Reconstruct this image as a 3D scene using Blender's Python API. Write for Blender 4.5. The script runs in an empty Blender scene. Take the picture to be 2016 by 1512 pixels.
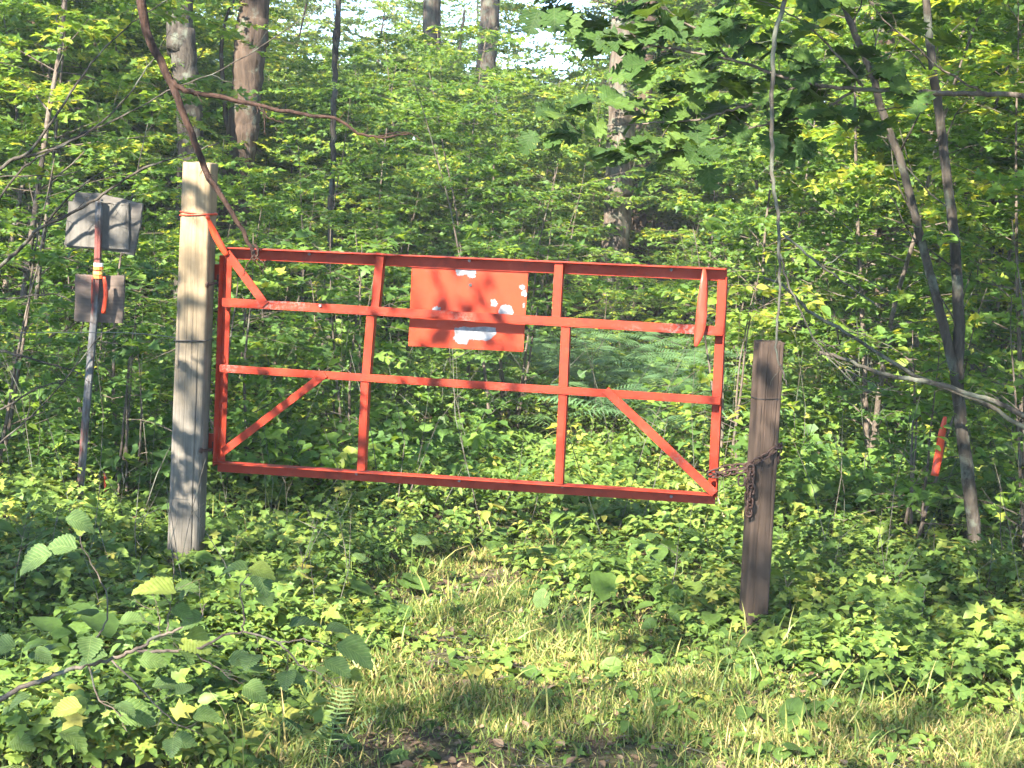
import bpy, math, random
import numpy as np
from mathutils import Vector, Matrix, noise

R = math.radians
rng = np.random.default_rng(7)
random.seed(7)
sc = bpy.context.scene
COL = sc.collection

# ---------------------------------------------------------------- camera
CAM_H = 1.75
F_PX = 3000.0                      # focal length in photo pixels (2016 wide)
PITCH, ROLL = -7.3, 2.4
cam_d = bpy.data.cameras.new('camera')
cam = bpy.data.objects.new('camera', cam_d)
COL.objects.link(cam)
cam_d.sensor_width = 36.0
cam_d.lens = 36.0 * F_PX / 2016.0
cam_d.clip_start = 0.05
cam_d.clip_end = 1000
cam_m = Matrix.Rotation(R(90 + PITCH), 4, 'X') @ Matrix.Rotation(R(ROLL), 4, 'Z')
cam.matrix_world = Matrix.Translation((0, 0, CAM_H)) @ cam_m
sc.camera = cam
cam_R = cam_m.to_3x3()


def ray(px, py):
    return (cam_R @ Vector(((px - 1008) / F_PX, (756 - py) / F_PX, -1.0)))


def at(px, py, Y):
    """point seen at photo pixel (px, py) at world distance Y"""
    d = ray(px, py)
    return Vector((0, 0, CAM_H)) + d * (Y / d.y)


def onground(px, py, z=0.0):
    d = ray(px, py)
    return Vector((0, 0, CAM_H)) + d * ((z - CAM_H) / d.z)


# ---------------------------------------------------------------- light
SUN_EL, SUN_AZ = 38.0, 30.0        # azimuth: degrees left of straight behind the camera
world = bpy.data.worlds.new('World')
sc.world = world
world.use_nodes = True
nt = world.node_tree
nt.nodes.clear()
sky = nt.nodes.new('ShaderNodeTexSky')
sky.sky_type = 'NISHITA'
sky.sun_disc = False
sky.sun_elevation = R(SUN_EL)
sky.sun_rotation = R(180 + SUN_AZ)
sky.air_density = 0.8
sky.altitude = 2500
sky.dust_density = 0.1
sky.ozone_density = 2.0
bg = nt.nodes.new('ShaderNodeBackground')
bg.inputs['Strength'].default_value = 0.12
wo = nt.nodes.new('ShaderNodeOutputWorld')
nt.links.new(sky.outputs[0], bg.inputs[0])
nt.links.new(bg.outputs[0], wo.inputs[0])
S = Vector((-math.sin(R(SUN_AZ)) * math.cos(R(SUN_EL)), -math.cos(R(SUN_AZ)) * math.cos(R(SUN_EL)), math.sin(R(SUN_EL))))
sun_d = bpy.data.lights.new('sun', 'SUN')
sun_d.energy = 4.4
sun_d.angle = R(0.53)
sun_d.color = (1.0, 0.93, 0.80)
sun = bpy.data.objects.new('sun', sun_d)
COL.objects.link(sun)
sun.rotation_euler = S.to_track_quat('Z', 'Y').to_euler()
sun.location = S * 60

sc.view_settings.view_transform = 'Standard'
sc.view_settings.look = 'None'
sc.view_settings.gamma = 1.0
sc.view_settings.exposure = 3.0
sc.view_settings.use_curve_mapping = False
sc.render.engine = 'CYCLES'
sc.cycles.max_bounces = 12
sc.cycles.diffuse_bounces = 9
sc.cycles.glossy_bounces = 2
sc.cycles.transmission_bounces = 9
sc.cycles.transparent_max_bounces = 6
sc.cycles.caustics_reflective = False
sc.cycles.caustics_refractive = False
sc.cycles.use_adaptive_sampling = True
sc.cycles.adaptive_threshold = 0.02
sc.cycles.use_denoising = True


# ---------------------------------------------------------------- materials
def new_mat(name):
    m = bpy.data.materials.new(name)
    m.use_nodes = True
    n = m.node_tree
    n.nodes.clear()
    return m, n, n.nodes.new('ShaderNodeOutputMaterial')


def N(n, typ, **kw):
    x = n.nodes.new(typ)
    for k, v in kw.items():
        if k.startswith('i_'):
            x.inputs[k[2:].replace('_', ' ')].default_value = v
        else:
            setattr(x, k, v)
    return x


def ramp(n, fac, stops, interp='LINEAR'):
    r = n.nodes.new('ShaderNodeValToRGB')
    r.color_ramp.interpolation = interp
    e = r.color_ramp.elements
    while len(e) > 1:
        e.remove(e[-1])
    e[0].position = stops[0][0]
    e[0].color = (*stops[0][1], 1)
    for p, c in stops[1:]:
        q = e.new(p)
        q.color = (*c, 1)
    n.links.new(fac, r.inputs[0])
    return r.outputs[0]


def g(v):
    return (v, v, v)


def mix(n, fac, a, b, blend='MIX'):
    m = n.nodes.new('ShaderNodeMix')
    m.data_type = 'RGBA'
    m.blend_type = blend
    for s, v in ((0, fac), (6, a), (7, b)):
        if hasattr(v, 'links'):
            n.links.new(v, m.inputs[s])
        elif isinstance(v, tuple):
            m.inputs[s].default_value = (*v, 1)
        else:
            m.inputs[s].default_value = v
    return m.outputs[2]


def coord(n, scale=(1, 1, 1), kind='Object'):
    t = n.nodes.new('ShaderNodeTexCoord')
    mp = n.nodes.new('ShaderNodeMapping')
    mp.inputs['Scale'].default_value = scale
    n.links.new(t.outputs[kind], mp.inputs[0])
    return mp.outputs[0]


def nz(n, vec, scale, detail=4, rough=0.55, dist=0.0):
    x = n.nodes.new('ShaderNodeTexNoise')
    x.inputs['Scale'].default_value = scale
    x.inputs['Detail'].default_value = detail
    x.inputs['Roughness'].default_value = rough
    x.inputs['Distortion'].default_value = dist
    n.links.new(vec, x.inputs['Vector'])
    return x.outputs[0]


FOL = 1.3


def leaf_mat(name, stops, trans=0.42, rough=0.5, yel=(1.25, 1.15, 0.55), spec=0.3, patch=0.35, veins=False):
    """two sided leaf: colour from the per-leaf attribute 'tint' and a slow noise"""
    m, n, out = new_mat(name)
    a = N(n, 'ShaderNodeAttribute', attribute_name='tint')
    co = n.nodes.new('ShaderNodeNewGeometry')
    pn = nz(n, co.outputs['Position'], 0.9, 2)
    mth = N(n, 'ShaderNodeMath', operation='MULTIPLY_ADD')
    n.links.new(pn, mth.inputs[0])
    mth.inputs[1].default_value = patch * 2
    mth.inputs[2].default_value = -patch
    oi = n.nodes.new('ShaderNodeObjectInfo')
    mo = N(n, 'ShaderNodeMath', operation='MULTIPLY_ADD')
    n.links.new(oi.outputs['Random'], mo.inputs[0])
    mo.inputs[1].default_value = patch * 1.1
    mo.inputs[2].default_value = -patch * 0.5
    a0 = N(n, 'ShaderNodeMath', operation='ADD')
    n.links.new(a.outputs['Fac'], a0.inputs[0])
    n.links.new(mo.outputs[0], a0.inputs[1])
    ad = N(n, 'ShaderNodeMath', operation='ADD', use_clamp=True)
    n.links.new(a0.outputs[0], ad.inputs[0])
    n.links.new(mth.outputs[0], ad.inputs[1])
    gain = {'dead_leaf': 1.0, 'oak_leaf': 1.0, 'maple_leaf': FOL * 1.25, 'canopy_leaf': FOL * 1.22}.get(name, FOL)
    c = ramp(n, ad.outputs[0], [(p_, (c_[0] * gain * (1.14 if gain > 1 else 1), c_[1] * gain, c_[2] * gain * 0.95)) for p_, c_ in stops])
    if veins:
        t_ = n.nodes.new('ShaderNodeTexCoord')
        sx = n.nodes.new('ShaderNodeSeparateXYZ')
        n.links.new(t_.outputs['Object'], sx.inputs[0])
        ab = N(n, 'ShaderNodeMath', operation='ABSOLUTE')
        n.links.new(sx.outputs[1], ab.inputs[0])
        ma = N(n, 'ShaderNodeMath', operation='MULTIPLY_ADD')
        n.links.new(ab.outputs[0], ma.inputs[0])
        ma.inputs[1].default_value = -0.85
        n.links.new(sx.outputs[0], ma.inputs[2])
        fr = N(n, 'ShaderNodeMath', operation='PINGPONG')
        n.links.new(ma.outputs[0], fr.inputs[0])
        fr.inputs[1].default_value = 0.055
        vm = ramp(n, fr.outputs[0], [(0.0, g(1)), (0.016, g(0))])
        mid = ramp(n, ab.outputs[0], [(0.0, g(1)), (0.018, g(0))])
        mxv = mix(n, 1.0, vm, mid, 'LIGHTEN')
        c = mix(n, mxv, c, mix(n, 0.4 if gain > 1 else 0.12, c, (0.24, 0.28, 0.10)))
        veinbump = fr.outputs[0]
    fine = nz(n, co.outputs['Position'], 60, 2)
    f2 = ramp(n, fine, [(0.3, g(0.8)), (0.7, g(1.15))])
    c = mix(n, 1.0, c, f2, 'MULTIPLY')
    p = N(n, 'ShaderNodeBsdfPrincipled')
    p.inputs['Roughness'].default_value = rough
    p.inputs['Specular IOR Level'].default_value = spec
    n.links.new(c, p.inputs['Base Color'])
    if veins:
        bmp = N(n, 'ShaderNodeBump')
        bmp.inputs['Strength'].default_value = 0.6
        bmp.inputs['Distance'].default_value = 0.02
        n.links.new(veinbump, bmp.inputs['Height'])
        n.links.new(bmp.outputs[0], p.inputs['Normal'])
    t = N(n, 'ShaderNodeBsdfTranslucent')
    tc = mix(n, 1.0, c, yel, 'MULTIPLY')
    n.links.new(tc, t.inputs[0])
    mx = N(n, 'ShaderNodeMixShader')
    mx.inputs[0].default_value = trans
    n.links.new(p.outputs[0], mx.inputs[1])
    n.links.new(t.outputs[0], mx.inputs[2])
    n.links.new(mx.outputs[0], out.inputs[0])
    return m


def bark_mat(name, dark, light, lichen=0.25, scale=14, stretch=0.18, bump=0.6, lich=(0.10, 0.105, 0.080)):
    m, n, out = new_mat(name)
    geo = n.nodes.new('ShaderNodeNewGeometry')
    mp = n.nodes.new('ShaderNodeMapping')
    mp.inputs['Scale'].default_value = (1, 1, stretch)
    n.links.new(geo.outputs['Position'], mp.inputs[0])
    a = nz(n, mp.outputs[0], scale, 6, 0.65, 0.6)
    c = ramp(n, a, [(0.32, dark), (0.62, light)])
    b = nz(n, geo.outputs['Position'], 7, 5, 0.7)
    lm = ramp(n, b, [(0.60 - lichen * 0.4, g(0)), (0.70 - lichen * 0.3, g(1))])
    c = mix(n, lm, c, lich)
    p = N(n, 'ShaderNodeBsdfPrincipled')
    p.inputs['Roughness'].default_value = 0.9
    p.inputs['Specular IOR Level'].default_value = 0.15
    n.links.new(c, p.inputs['Base Color'])
    bm = N(n, 'ShaderNodeBump')
    bm.inputs['Strength'].default_value = bump
    bm.inputs['Distance'].default_value = 0.045
    n.links.new(a, bm.inputs['Height'])
    n.links.new(bm.outputs[0], p.inputs['Normal'])
    n.links.new(p.outputs[0], out.inputs[0])
    return m


M = {}
M['herb'] = leaf_mat('herb_leaf', [(0.0, (0.040, 0.085, 0.022)), (0.45, (0.085, 0.16, 0.035)), (0.8, (0.15, 0.22, 0.045)), (1.0, (0.24, 0.25, 0.06))], 0.45)
M['maple'] = leaf_mat('maple_leaf', [(0.0, (0.032, 0.075, 0.022)), (0.5, (0.065, 0.135, 0.032)), (0.85, (0.12, 0.20, 0.035)), (1.0, (0.20, 0.23, 0.04))], 0.58)
M['canopy'] = leaf_mat('canopy_leaf', [(0.0, (0.045, 0.095, 0.025)), (0.5, (0.09, 0.16, 0.035)), (0.85, (0.16, 0.22, 0.04)), (1.0, (0.28, 0.25, 0.06))], 0.58)
M['oak'] = leaf_mat('oak_leaf', [(0.0, (0.026, 0.055, 0.016)), (0.6, (0.048, 0.095, 0.024)), (1.0, (0.085, 0.14, 0.03))], 0.38, 0.6, patch=0.1, veins=True, spec=0.12)
M['hazel'] = leaf_mat('hazel_leaf', [(0.0, (0.040, 0.080, 0.030)), (0.6, (0.062, 0.115, 0.032)), (1.0, (0.12, 0.17, 0.035))], 0.33, 0.6, patch=0.1, veins=True, spec=0.18)
M['fern'] = leaf_mat('fern_leaf', [(0.0, (0.05, 0.11, 0.055)), (0.6, (0.08, 0.165, 0.07)), (1.0, (0.13, 0.21, 0.07))], 0.35, patch=0.2)
M['grass'] = leaf_mat('grass_blade', [(0.0, (0.050, 0.095, 0.025)), (0.4, (0.10, 0.16, 0.035)), (0.7, (0.20, 0.21, 0.07)), (1.0, (0.36, 0.29, 0.14))], 0.3, 0.5, (1.15, 1.05, 0.6))
M['litter'] = leaf_mat('dead_leaf', [(0.0, (0.09, 0.055, 0.035)), (0.5, (0.15, 0.095, 0.06)), (1.0, (0.26, 0.19, 0.12))], 0.12, 0.7, (1, 1, 1), patch=0.1)
M['bark'] = bark_mat('rough_bark', (0.020, 0.015, 0.011), (0.082, 0.056, 0.040), 0.1)
M['bark_grey'] = bark_mat('grey_bark', (0.018, 0.015, 0.012), (0.070, 0.058, 0.046), 0.18, 20, 0.25, 0.5)
M['bark_pale'] = bark_mat('pale_bark', (0.035, 0.026, 0.020), (0.14, 0.108, 0.084), 0.3, 12, 0.2, 0.5)
M['twig'] = bark_mat('twig_bark', (0.045, 0.034, 0.026), (0.14, 0.11, 0.085), 0.12, 40, 0.6, 0.4)
M['dead_brown'] = bark_mat('dead_brown_wood', (0.018, 0.010, 0.008), (0.058, 0.033, 0.024), -0.2, 40, 0.4, 0.5)
M['dead_grey'] = bark_mat('dead_grey_wood', (0.030, 0.025, 0.020), (0.105, 0.088, 0.070), 0.35, 35, 0.5, 0.4)


def wood_mat(name, body, top, dark, zmix=None, grain=70):
    m, n, out = new_mat(name)
    v = coord(n, (grain, grain, 2.2))
    a = nz(n, v, 1.0, 6, 0.6, 0.4)
    v2 = coord(n, (48, 48, 0.9))
    b = nz(n, v2, 1.0, 6, 0.75, 0.5)
    t = n.nodes.new('ShaderNodeTexCoord')
    sp = n.nodes.new('ShaderNodeSeparateXYZ')
    n.links.new(t.outputs['Object'], sp.inputs[0])
    nn = nz(n, t.outputs['Object'], 4.0, 4, 0.6)
    ma = N(n, 'ShaderNodeMath', operation='MULTIPLY_ADD')
    n.links.new(nn, ma.inputs[0])
    ma.inputs[1].default_value = 0.7
    n.links.new(sp.outputs[2], ma.inputs[2])
    z0, z1 = zmix
    mr = N(n, 'ShaderNodeMapRange')
    mr.inputs['From Min'].default_value = z0
    mr.inputs['From Max'].default_value = z1
    n.links.new(ma.outputs[0], mr.inputs[0])
    base = mix(n, mr.outputs[0], body, top)
    f = ramp(n, a, [(0.3, g(0.62)), (0.5, g(1.0)), (0.72, g(1.2))])
    c = mix(n, 1.0, base, f, 'MULTIPLY')
    cr = ramp(n, b, [(0.355, g(1)), (0.39, g(0))])
    c = mix(n, cr, c, dark)
    blot = nz(n, t.outputs['Object'], 9, 4, 0.6)
    c = mix(n, 1.0, c, ramp(n, blot, [(0.35, g(0.78)), (0.65, g(1.1))]), 'MULTIPLY')
    p = N(n, 'ShaderNodeBsdfPrincipled')
    p.inputs['Roughness'].default_value = 0.88
    p.inputs['Specular IOR Level'].default_value = 0.15
    n.links.new(c, p.inputs['Base Color'])
    sm = N(n, 'ShaderNodeMath', operation='SUBTRACT')
    n.links.new(a, sm.inputs[0])
    n.links.new(cr, sm.inputs[1])
    bm = N(n, 'ShaderNodeBump')
    bm.inputs['Strength'].default_value = 0.5
    bm.inputs['Distance'].default_value = 0.006
    n.links.new(sm.outputs[0], bm.inputs['Height'])
    n.links.new(bm.outputs[0], p.inputs['Normal'])
    n.links.new(p.outputs[0], out.inputs[0])
    return m


M['post_pale'] = wood_mat('weathered_pale_timber', (0.125, 0.110, 0.090), (0.23, 0.17, 0.102), (0.10, 0.085, 0.07), (1.15, 1.75))
M['post_dark'] = wood_mat('creosoted_brown_timber', (0.055, 0.038, 0.028), (0.075, 0.051, 0.038), (0.014, 0.011, 0.009), (0.9, 1.5), 55)
M['plywood'] = wood_mat('weathered_plywood', (0.095, 0.086, 0.074), (0.11, 0.10, 0.087), (0.03, 0.025, 0.023), (-0.3, 0.6), 40)


def paint_mat(name, base, chips=0.0, chipcol=(0.17, 0.105, 0.09), rust=True, rough=0.45):
    m, n, out = new_mat(name)
    v = coord(n)
    a = nz(n, v, 3.5, 5, 0.6)
    c = mix(n, ramp(n, a, [(0.35, g(0)), (0.7, g(1))]), base, (base[0] * 0.82, base[1] * 0.75, base[2] * 0.85))
    gr = nz(n, v, 11, 6, 0.7, 0.5)
    c = mix(n, ramp(n, gr, [(0.50, g(0)), (0.70, g(0.8 if chips != 0.12 else 0.12))]), c, (base[0] * 0.42, base[1] * 0.55, base[2] * 0.8))
    gf = nz(n, v, 17, 5, 0.7)
    c = mix(n, ramp(n, gf, [(0.58, g(0)), (0.78, g(0.3 if chips != 0.12 else 0.1))]), c, (0.50, 0.12, 0.065))
    sp = nz(n, v, 130, 3, 0.6)
    c = mix(n, ramp(n, sp, [(0.70, g(0)), (0.74, g(0.7))]), c, (base[0] * 0.35, base[1] * 0.6, base[2]))
    if chips > 0:
        w = nz(n, v, 3.7, 2, 0.5)
        x = nz(n, v, 75, 5, 0.75)
        wm = ramp(n, w, [(0.55, g(0)), (0.68, g(0.8))])
        xm = ramp(n, x, [(0.60 - chips * 0.1, g(0)), (0.63 - chips * 0.1, g(1))])
        mm = mix(n, 1.0, wm, xm, 'MULTIPLY')
        c = mix(n, mm, c, chipcol)
    p = N(n, 'ShaderNodeBsdfPrincipled')
    p.inputs['Specular IOR Level'].default_value = 0.2
    n.links.new(c, p.inputs['Base Color'])
    n.links.new(ramp(n, a, [(0.3, g(rough - 0.0)), (0.7, g(rough + 0.2))]), p.inputs['Roughness'])
    bm = N(n, 'ShaderNodeBump')
    bm.inputs['Strength'].default_value = 0.25
    bm.inputs['Distance'].default_value = 0.002
    n.links.new(nz(n, v, 45, 4), bm.inputs['Height'])
    n.links.new(bm.outputs[0], p.inputs['Normal'])
    n.links.new(p.outputs[0], out.inputs[0])
    return m


M['red'] = paint_mat('orange_red_paint', (0.265, 0.027, 0.010))
M['red_chip'] = paint_mat('chipped_orange_red_paint', (0.265, 0.027, 0.010), 0.9)
M['red_sheet'] = paint_mat('orange_red_sheet_paint', (0.33, 0.034, 0.011), 0.12, rough=0.4)


def simple(name, col, rough=0.6, metal=0.0, nscale=40, var=0.25, trans=0.0):
    m, n, out = new_mat(name)
    v = coord(n)
    a = nz(n, v, nscale, 4, 0.6)
    c = mix(n, 1.0, col, ramp(n, a, [(0.3, g(1 - var)), (0.7, g(1 + var))]), 'MULTIPLY')
    p = N(n, 'ShaderNodeBsdfPrincipled')
    p.inputs['Roughness'].default_value = rough
    p.inputs['Metallic'].default_value = metal
    n.links.new(c, p.inputs['Base Color'])
    if trans:
        t = N(n, 'ShaderNodeBsdfTranslucent')
        n.links.new(c, t.inputs[0])
        mx = N(n, 'ShaderNodeMixShader')
        mx.inputs[0].default_value = trans
        n.links.new(p.outputs[0], mx.inputs[1])
        n.links.new(t.outputs[0], mx.inputs[2])
        n.links.new(mx.outputs[0], out.inputs[0])
    else:
        n.links.new(p.outputs[0], out.inputs[0])
    return m


M['bare'] = simple('bare_grey_metal', (0.17, 0.17, 0.18), 0.7, 0.0, 30, 0.6)
M['rust'] = simple('rusty_steel', (0.042, 0.020, 0.014), 0.75, 0.2, 60, 0.5)
M['dark_steel'] = simple('dark_steel', (0.05, 0.042, 0.038), 0.55, 0.4, 60, 0.4)
M['wire'] = simple('black_wire', (0.02, 0.02, 0.022), 0.5, 0.3)
M['ribbon'] = simple('orange_red_ribbon', (0.72, 0.085, 0.032), 0.4, 0.0, 25, 0.12, 0.3)
M['ribbon_faded'] = simple('faded_red_ribbon', (0.42, 0.065, 0.035), 0.45, 0.0, 25, 0.15, 0.35)
M['yellow'] = simple('yellow_tape', (0.55, 0.36, 0.08), 0.5)
M['white'] = simple('white_tape', (0.6, 0.6, 0.58), 0.5)
M['orange_tape'] = simple('orange_tape', (0.62, 0.14, 0.03), 0.5)


def sign_post_mat():
    m, n, out = new_mat('peeling_sign_post_paint')
    v = coord(n, (1, 1, 0.35))
    a = nz(n, v, 9, 5, 0.65)
    c = ramp(n, a, [(0.40, (0.13, 0.032, 0.024)), (0.46, (0.06, 0.042, 0.034)), (0.56, (0.12, 0.12, 0.12)), (0.62, (0.055, 0.035, 0.027))])
    p = N(n, 'ShaderNodeBsdfPrincipled')
    p.inputs['Roughness'].default_value = 0.8
    n.links.new(c, p.inputs['Base Color'])
    n.links.new(p.outputs[0], out.inputs[0])
    return m


M['sign_post'] = sign_post_mat()


def board_mat(name, base, stain):
    m, n, out = new_mat(name)
    v = coord(n)
    a = nz(n, v, 7, 6, 0.7)
    c = ramp(n, a, [(0.35, base), (0.6, (base[0] * 1.5, base[1] * 1.45, base[2] * 1.45)), (0.72, stain)])
    b = nz(n, coord(n, (1, 1, 14)), 6, 4, 0.6)
    c = mix(n, 1.0, c, ramp(n, b, [(0.3, g(0.7)), (0.65, g(1.15))]), 'MULTIPLY')
    p = N(n, 'ShaderNodeBsdfPrincipled')
    p.inputs['Roughness'].default_value = 0.9
    n.links.new(c, p.inputs['Base Color'])
    n.links.new(p.outputs[0], out.inputs[0])
    return m


M['board_grey'] = board_mat('grey_sign_board', (0.078, 0.069, 0.058), (0.13, 0.082, 0.060))
M['board_red'] = board_mat('reddish_sign_board', (0.080, 0.060, 0.047), (0.11, 0.05, 0.038))


def ground_mat():
    m, n, out = new_mat('leaf_litter_soil')
    geo = n.nodes.new('ShaderNodeNewGeometry')
    a = nz(n, geo.outputs['Position'], 2.2, 6, 0.65)
    b = nz(n, geo.outputs['Position'], 38, 5, 0.7)
    c = ramp(n, b, [(0.3, (0.028, 0.019, 0.013)), (0.5, (0.085, 0.056, 0.038)), (0.68, (0.20, 0.145, 0.10))])
    mossy = ramp(n, a, [(0.42, g(0)), (0.6, g(0.75))])
    c = mix(n, mossy, c, (0.045, 0.07, 0.022))
    p = N(n, 'ShaderNodeBsdfPrincipled')
    p.inputs['Roughness'].default_value = 0.95
    p.inputs['Specular IOR Level'].default_value = 0.1
    n.links.new(c, p.inputs['Base Color'])
    bm = N(n, 'ShaderNodeBump')
    bm.inputs['Strength'].default_value = 0.8
    bm.inputs['Distance'].default_value = 0.02
    n.links.new(b, bm.inputs['Height'])
    n.links.new(bm.outputs[0], p.inputs['Normal'])
    n.links.new(p.outputs[0], out.inputs[0])
    return m


M['ground'] = ground_mat()


# ---------------------------------------------------------------- mesh helpers
def tag(o, label=None, cat=None, group=None, kind=None):
    if label: o['label'] = label
    if cat: o['category'] = cat
    if group: o['group'] = group
    if kind: o['kind'] = kind
    return o


def empty(name, loc, label, cat, group=None, rz=0.0):
    o = bpy.data.objects.new(name, None)
    o.empty_display_size = 0.1
    COL.objects.link(o)
    o.location = loc
    o.rotation_euler = (0, 0, rz)
    return tag(o, label, cat, group)


def tri_mesh(name, V, T, mat, tint=None, smooth=False, matidx=None, mats=None):
    me = bpy.data.meshes.new(name)
    V = np.asarray(V, np.float32)
    T = np.asarray(T, np.int32)
    me.vertices.add(len(V))
    me.vertices.foreach_set('co', V.ravel())
    me.loops.add(len(T) * 3)
    me.loops.foreach_set('vertex_index', T.ravel())
    me.polygons.add(len(T))
    me.polygons.foreach_set('loop_start', np.arange(0, len(T) * 3, 3, dtype=np.int32))
    me.polygons.foreach_set('loop_total', np.full(len(T), 3, np.int32))
    if mats:
        for m_ in mats: me.materials.append(m_)
    else:
        me.materials.append(mat)
    if matidx is not None:
        me.polygons.foreach_set('material_index', np.asarray(matidx, np.int32))
    me.update(calc_edges=True)
    if smooth is True:
        me.polygons.foreach_set('use_smooth', np.ones(len(T), bool))
    elif smooth is False:
        me.polygons.foreach_set('use_smooth', np.zeros(len(T), bool))
    else:
        me.polygons.foreach_set('use_smooth', np.asarray(smooth, bool))
    if tint is not None:
        a = me.attributes.new('tint', 'FLOAT', 'POINT')
        a.data.foreach_set('value', np.asarray(tint, np.float32))
    return me


def link(name, me, parent=None, local=True):
    """local=True: mesh coordinates are in the parent's space; False: they are world coordinates"""
    o = bpy.data.objects.new(name, me)
    COL.objects.link(o)
    if parent is not None:
        o.parent = parent
        if not local:
            o.matrix_parent_inverse = Matrix.Translation(-parent.location)
    return o


class MB:
    """collects triangles (world coordinates) and turns them into one mesh object"""
    def __init__(s):
        s.v, s.t = [], []
        s.n = 0

    def add(s, V, T):
        V = np.asarray(V, float)
        s.v.append(V)
        s.t.append(np.asarray(T, int) + s.n)
        s.n += len(V)

    def tube(s, pts, radii, sides=6, rough=0.0, cap=True, flat=1.0):
        P = [Vector(p) for p in pts]
        k = len(P)
        if not hasattr(radii, '__len__'): radii = [radii] * k
        ref = None
        rings = []
        for i in range(k):
            d = (P[min(i + 1, k - 1)] - P[max(i - 1, 0)])
            d = d.normalized() if d.length > 1e-9 else Vector((0, 0, 1))
            if ref is None:
                ref = d.orthogonal().normalized()
            else:
                ref = (ref - d * ref.dot(d))
                ref = ref.normalized() if ref.length > 1e-6 else d.orthogonal().normalized()
            b = d.cross(ref)
            for j in range(sides):
                a = 2 * math.pi * j / sides
                rr = radii[i]
                if rough:
                    q = P[i] * 3 + Vector((math.cos(a), math.sin(a), 0)) * 1.7
                    rr *= 1 + rough * noise.noise(Vector((q.x, q.y, q.z * 0.8))) * 1.6
                rings.append(P[i] + ref * (math.cos(a) * rr) + b * (math.sin(a) * rr * flat))
        T = []
        for i in range(k - 1):
            for j in range(sides):
                a0, a1 = i * sides + j, i * sides + (j + 1) % sides
                b0, b1 = a0 + sides, a1 + sides
                T += [(a0, a1, b1), (a0, b1, b0)]
        if cap:
            rings += [P[0], P[-1]]
            c0, c1 = k * sides, k * sides + 1
            for j in range(sides):
                T.append((c0, (j + 1) % sides, j))
                T.append((c1, (k - 1) * sides + j, (k - 1) * sides + (j + 1) % sides))
        s.add([tuple(p) for p in rings], T)

    def box8(s, c):
        """c: 8 corners, bottom loop then top loop"""
        q = [(0, 3, 2, 1), (4, 5, 6, 7), (0, 1, 5, 4), (1, 2, 6, 5), (2, 3, 7, 6), (3, 0, 4, 7)]
        T = []
        for a, b, c_, d in q: T += [(a, b, c_), (a, c_, d)]
        s.add([tuple(p) for p in c], T)

    def arrays(s):
        return np.vstack(s.v), np.vstack(s.t)

    def build(s, name, mat, parent=None, smooth=False, origin=None):
        V, T = s.arrays()
        if parent is not None:
            V = V - np.array(parent.matrix_world.translation if False else world_loc(parent))
            me = tri_mesh(name, V, T, mat, np.full(len(V), 0.5), smooth)
            return link(name, me, parent)
        o0 = Vector(origin) if origin is not None else Vector((0, 0, 0))
        V = V - np.array(o0)
        me = tri_mesh(name, V, T, mat, np.full(len(V), 0.5), smooth)
        o = link(name, me)
        o.location = o0
        return o


def world_loc(o):
    l = Vector(o.location)
    while o.parent:
        o = o.parent
        l += Vector(o.location)
    return l


def smooth_path(pts, sub=5, jit=0.0, seed=0):
    """Catmull-Rom through points with a little crookedness"""
    P = [Vector(p) for p in pts]
    out = []
    r = random.Random(seed)
    for i in range(len(P) - 1):
        p0, p1, p2, p3 = P[max(i - 1, 0)], P[i], P[i + 1], P[min(i + 2, len(P) - 1)]
        for j in range(sub):
            t = j / sub
            q = 0.5 * ((2 * p1) + (p2 - p0) * t + (2 * p0 - 5 * p1 + 4 * p2 - p3) * t * t + (3 * p1 - p0 - 3 * p2 + p3) * t ** 3)
            if jit and (i or j):
                q = q + Vector((r.uniform(-jit, jit), r.uniform(-jit, jit), r.uniform(-jit, jit)))
            out.append(q)
    out.append(P[-1])
    return out


def taper(k, r0, r1, pw=1.0):
    return [r0 + (r1 - r0) * (i / (k - 1)) ** pw for i in range(k)]


# ---------------------------------------------------------------- leaf templates (unit length, along +X, normal +Z)
def half_leaf(mid, edge, tris, fold=0.25, bend=0.15):
    """mid: x positions on the midrib; edge: (x, y) of one half; tris index ('m', i) / ('e', i)"""
    V = [(x, 0.0) for x in mid] + [(x, y) for x, y in edge] + [(x, -y) for x, y in edge]
    nm, ne = len(mid), len(edge)
    T = []
    for tr in tris:
        a = [i if k == 'm' else nm + i for k, i in tr]
        b = [i if k == 'm' else nm + ne + i for k, i in tr]
        T.append(a)
        T.append(b[::-1])
    V3 = [(x, y, fold * abs(y) - bend * (x - 0.3) ** 2) for x, y in V]
    return np.array(V3), np.array(T)


def m(i): return ('m', i)
def e(i): return ('e', i)


OVATE = half_leaf([0, .35, .7, 1], [(.18, .22), (.42, .29), (.74, .17)],
                  [(m(0), e(0), m(1)), (m(1), e(0), e(1)), (m(1), e(1), m(2)), (m(2), e(1), e(2)), (m(2), e(2), m(3))], 0.3, 0.25)
OVATE_LO = half_leaf([0, 1], [(.28, .28), (.65, .24)], [(m(0), e(0), e(1)), (m(0), e(1), m(1))], 0.35, 0.3)
ROUND = half_leaf([0, .4, .8, 1], [(-.08, .25), (.25, .45), (.65, .40), (.9, .18)],
                  [(m(0), e(0), e(1)), (m(0), e(1), m(1)), (m(1), e(1), e(2)), (m(1), e(2), m(2)), (m(2), e(2), e(3)), (m(2), e(3), m(3))], 0.25, 0.25)
MAPLE = half_leaf([0, .35, .6, 1], [(0, .36), (.2, .24), (.52, .56), (.55, .17), (.72, .22)],
                  [(m(0), e(0), e(1)), (m(0), e(1), m(1)), (m(1), e(1), e(2)), (m(1), e(2), e(3)), (m(1), e(3), m(2)), (m(2), e(3), e(4)), (m(2), e(4), m(3))], 0.22, 0.35)
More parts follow.
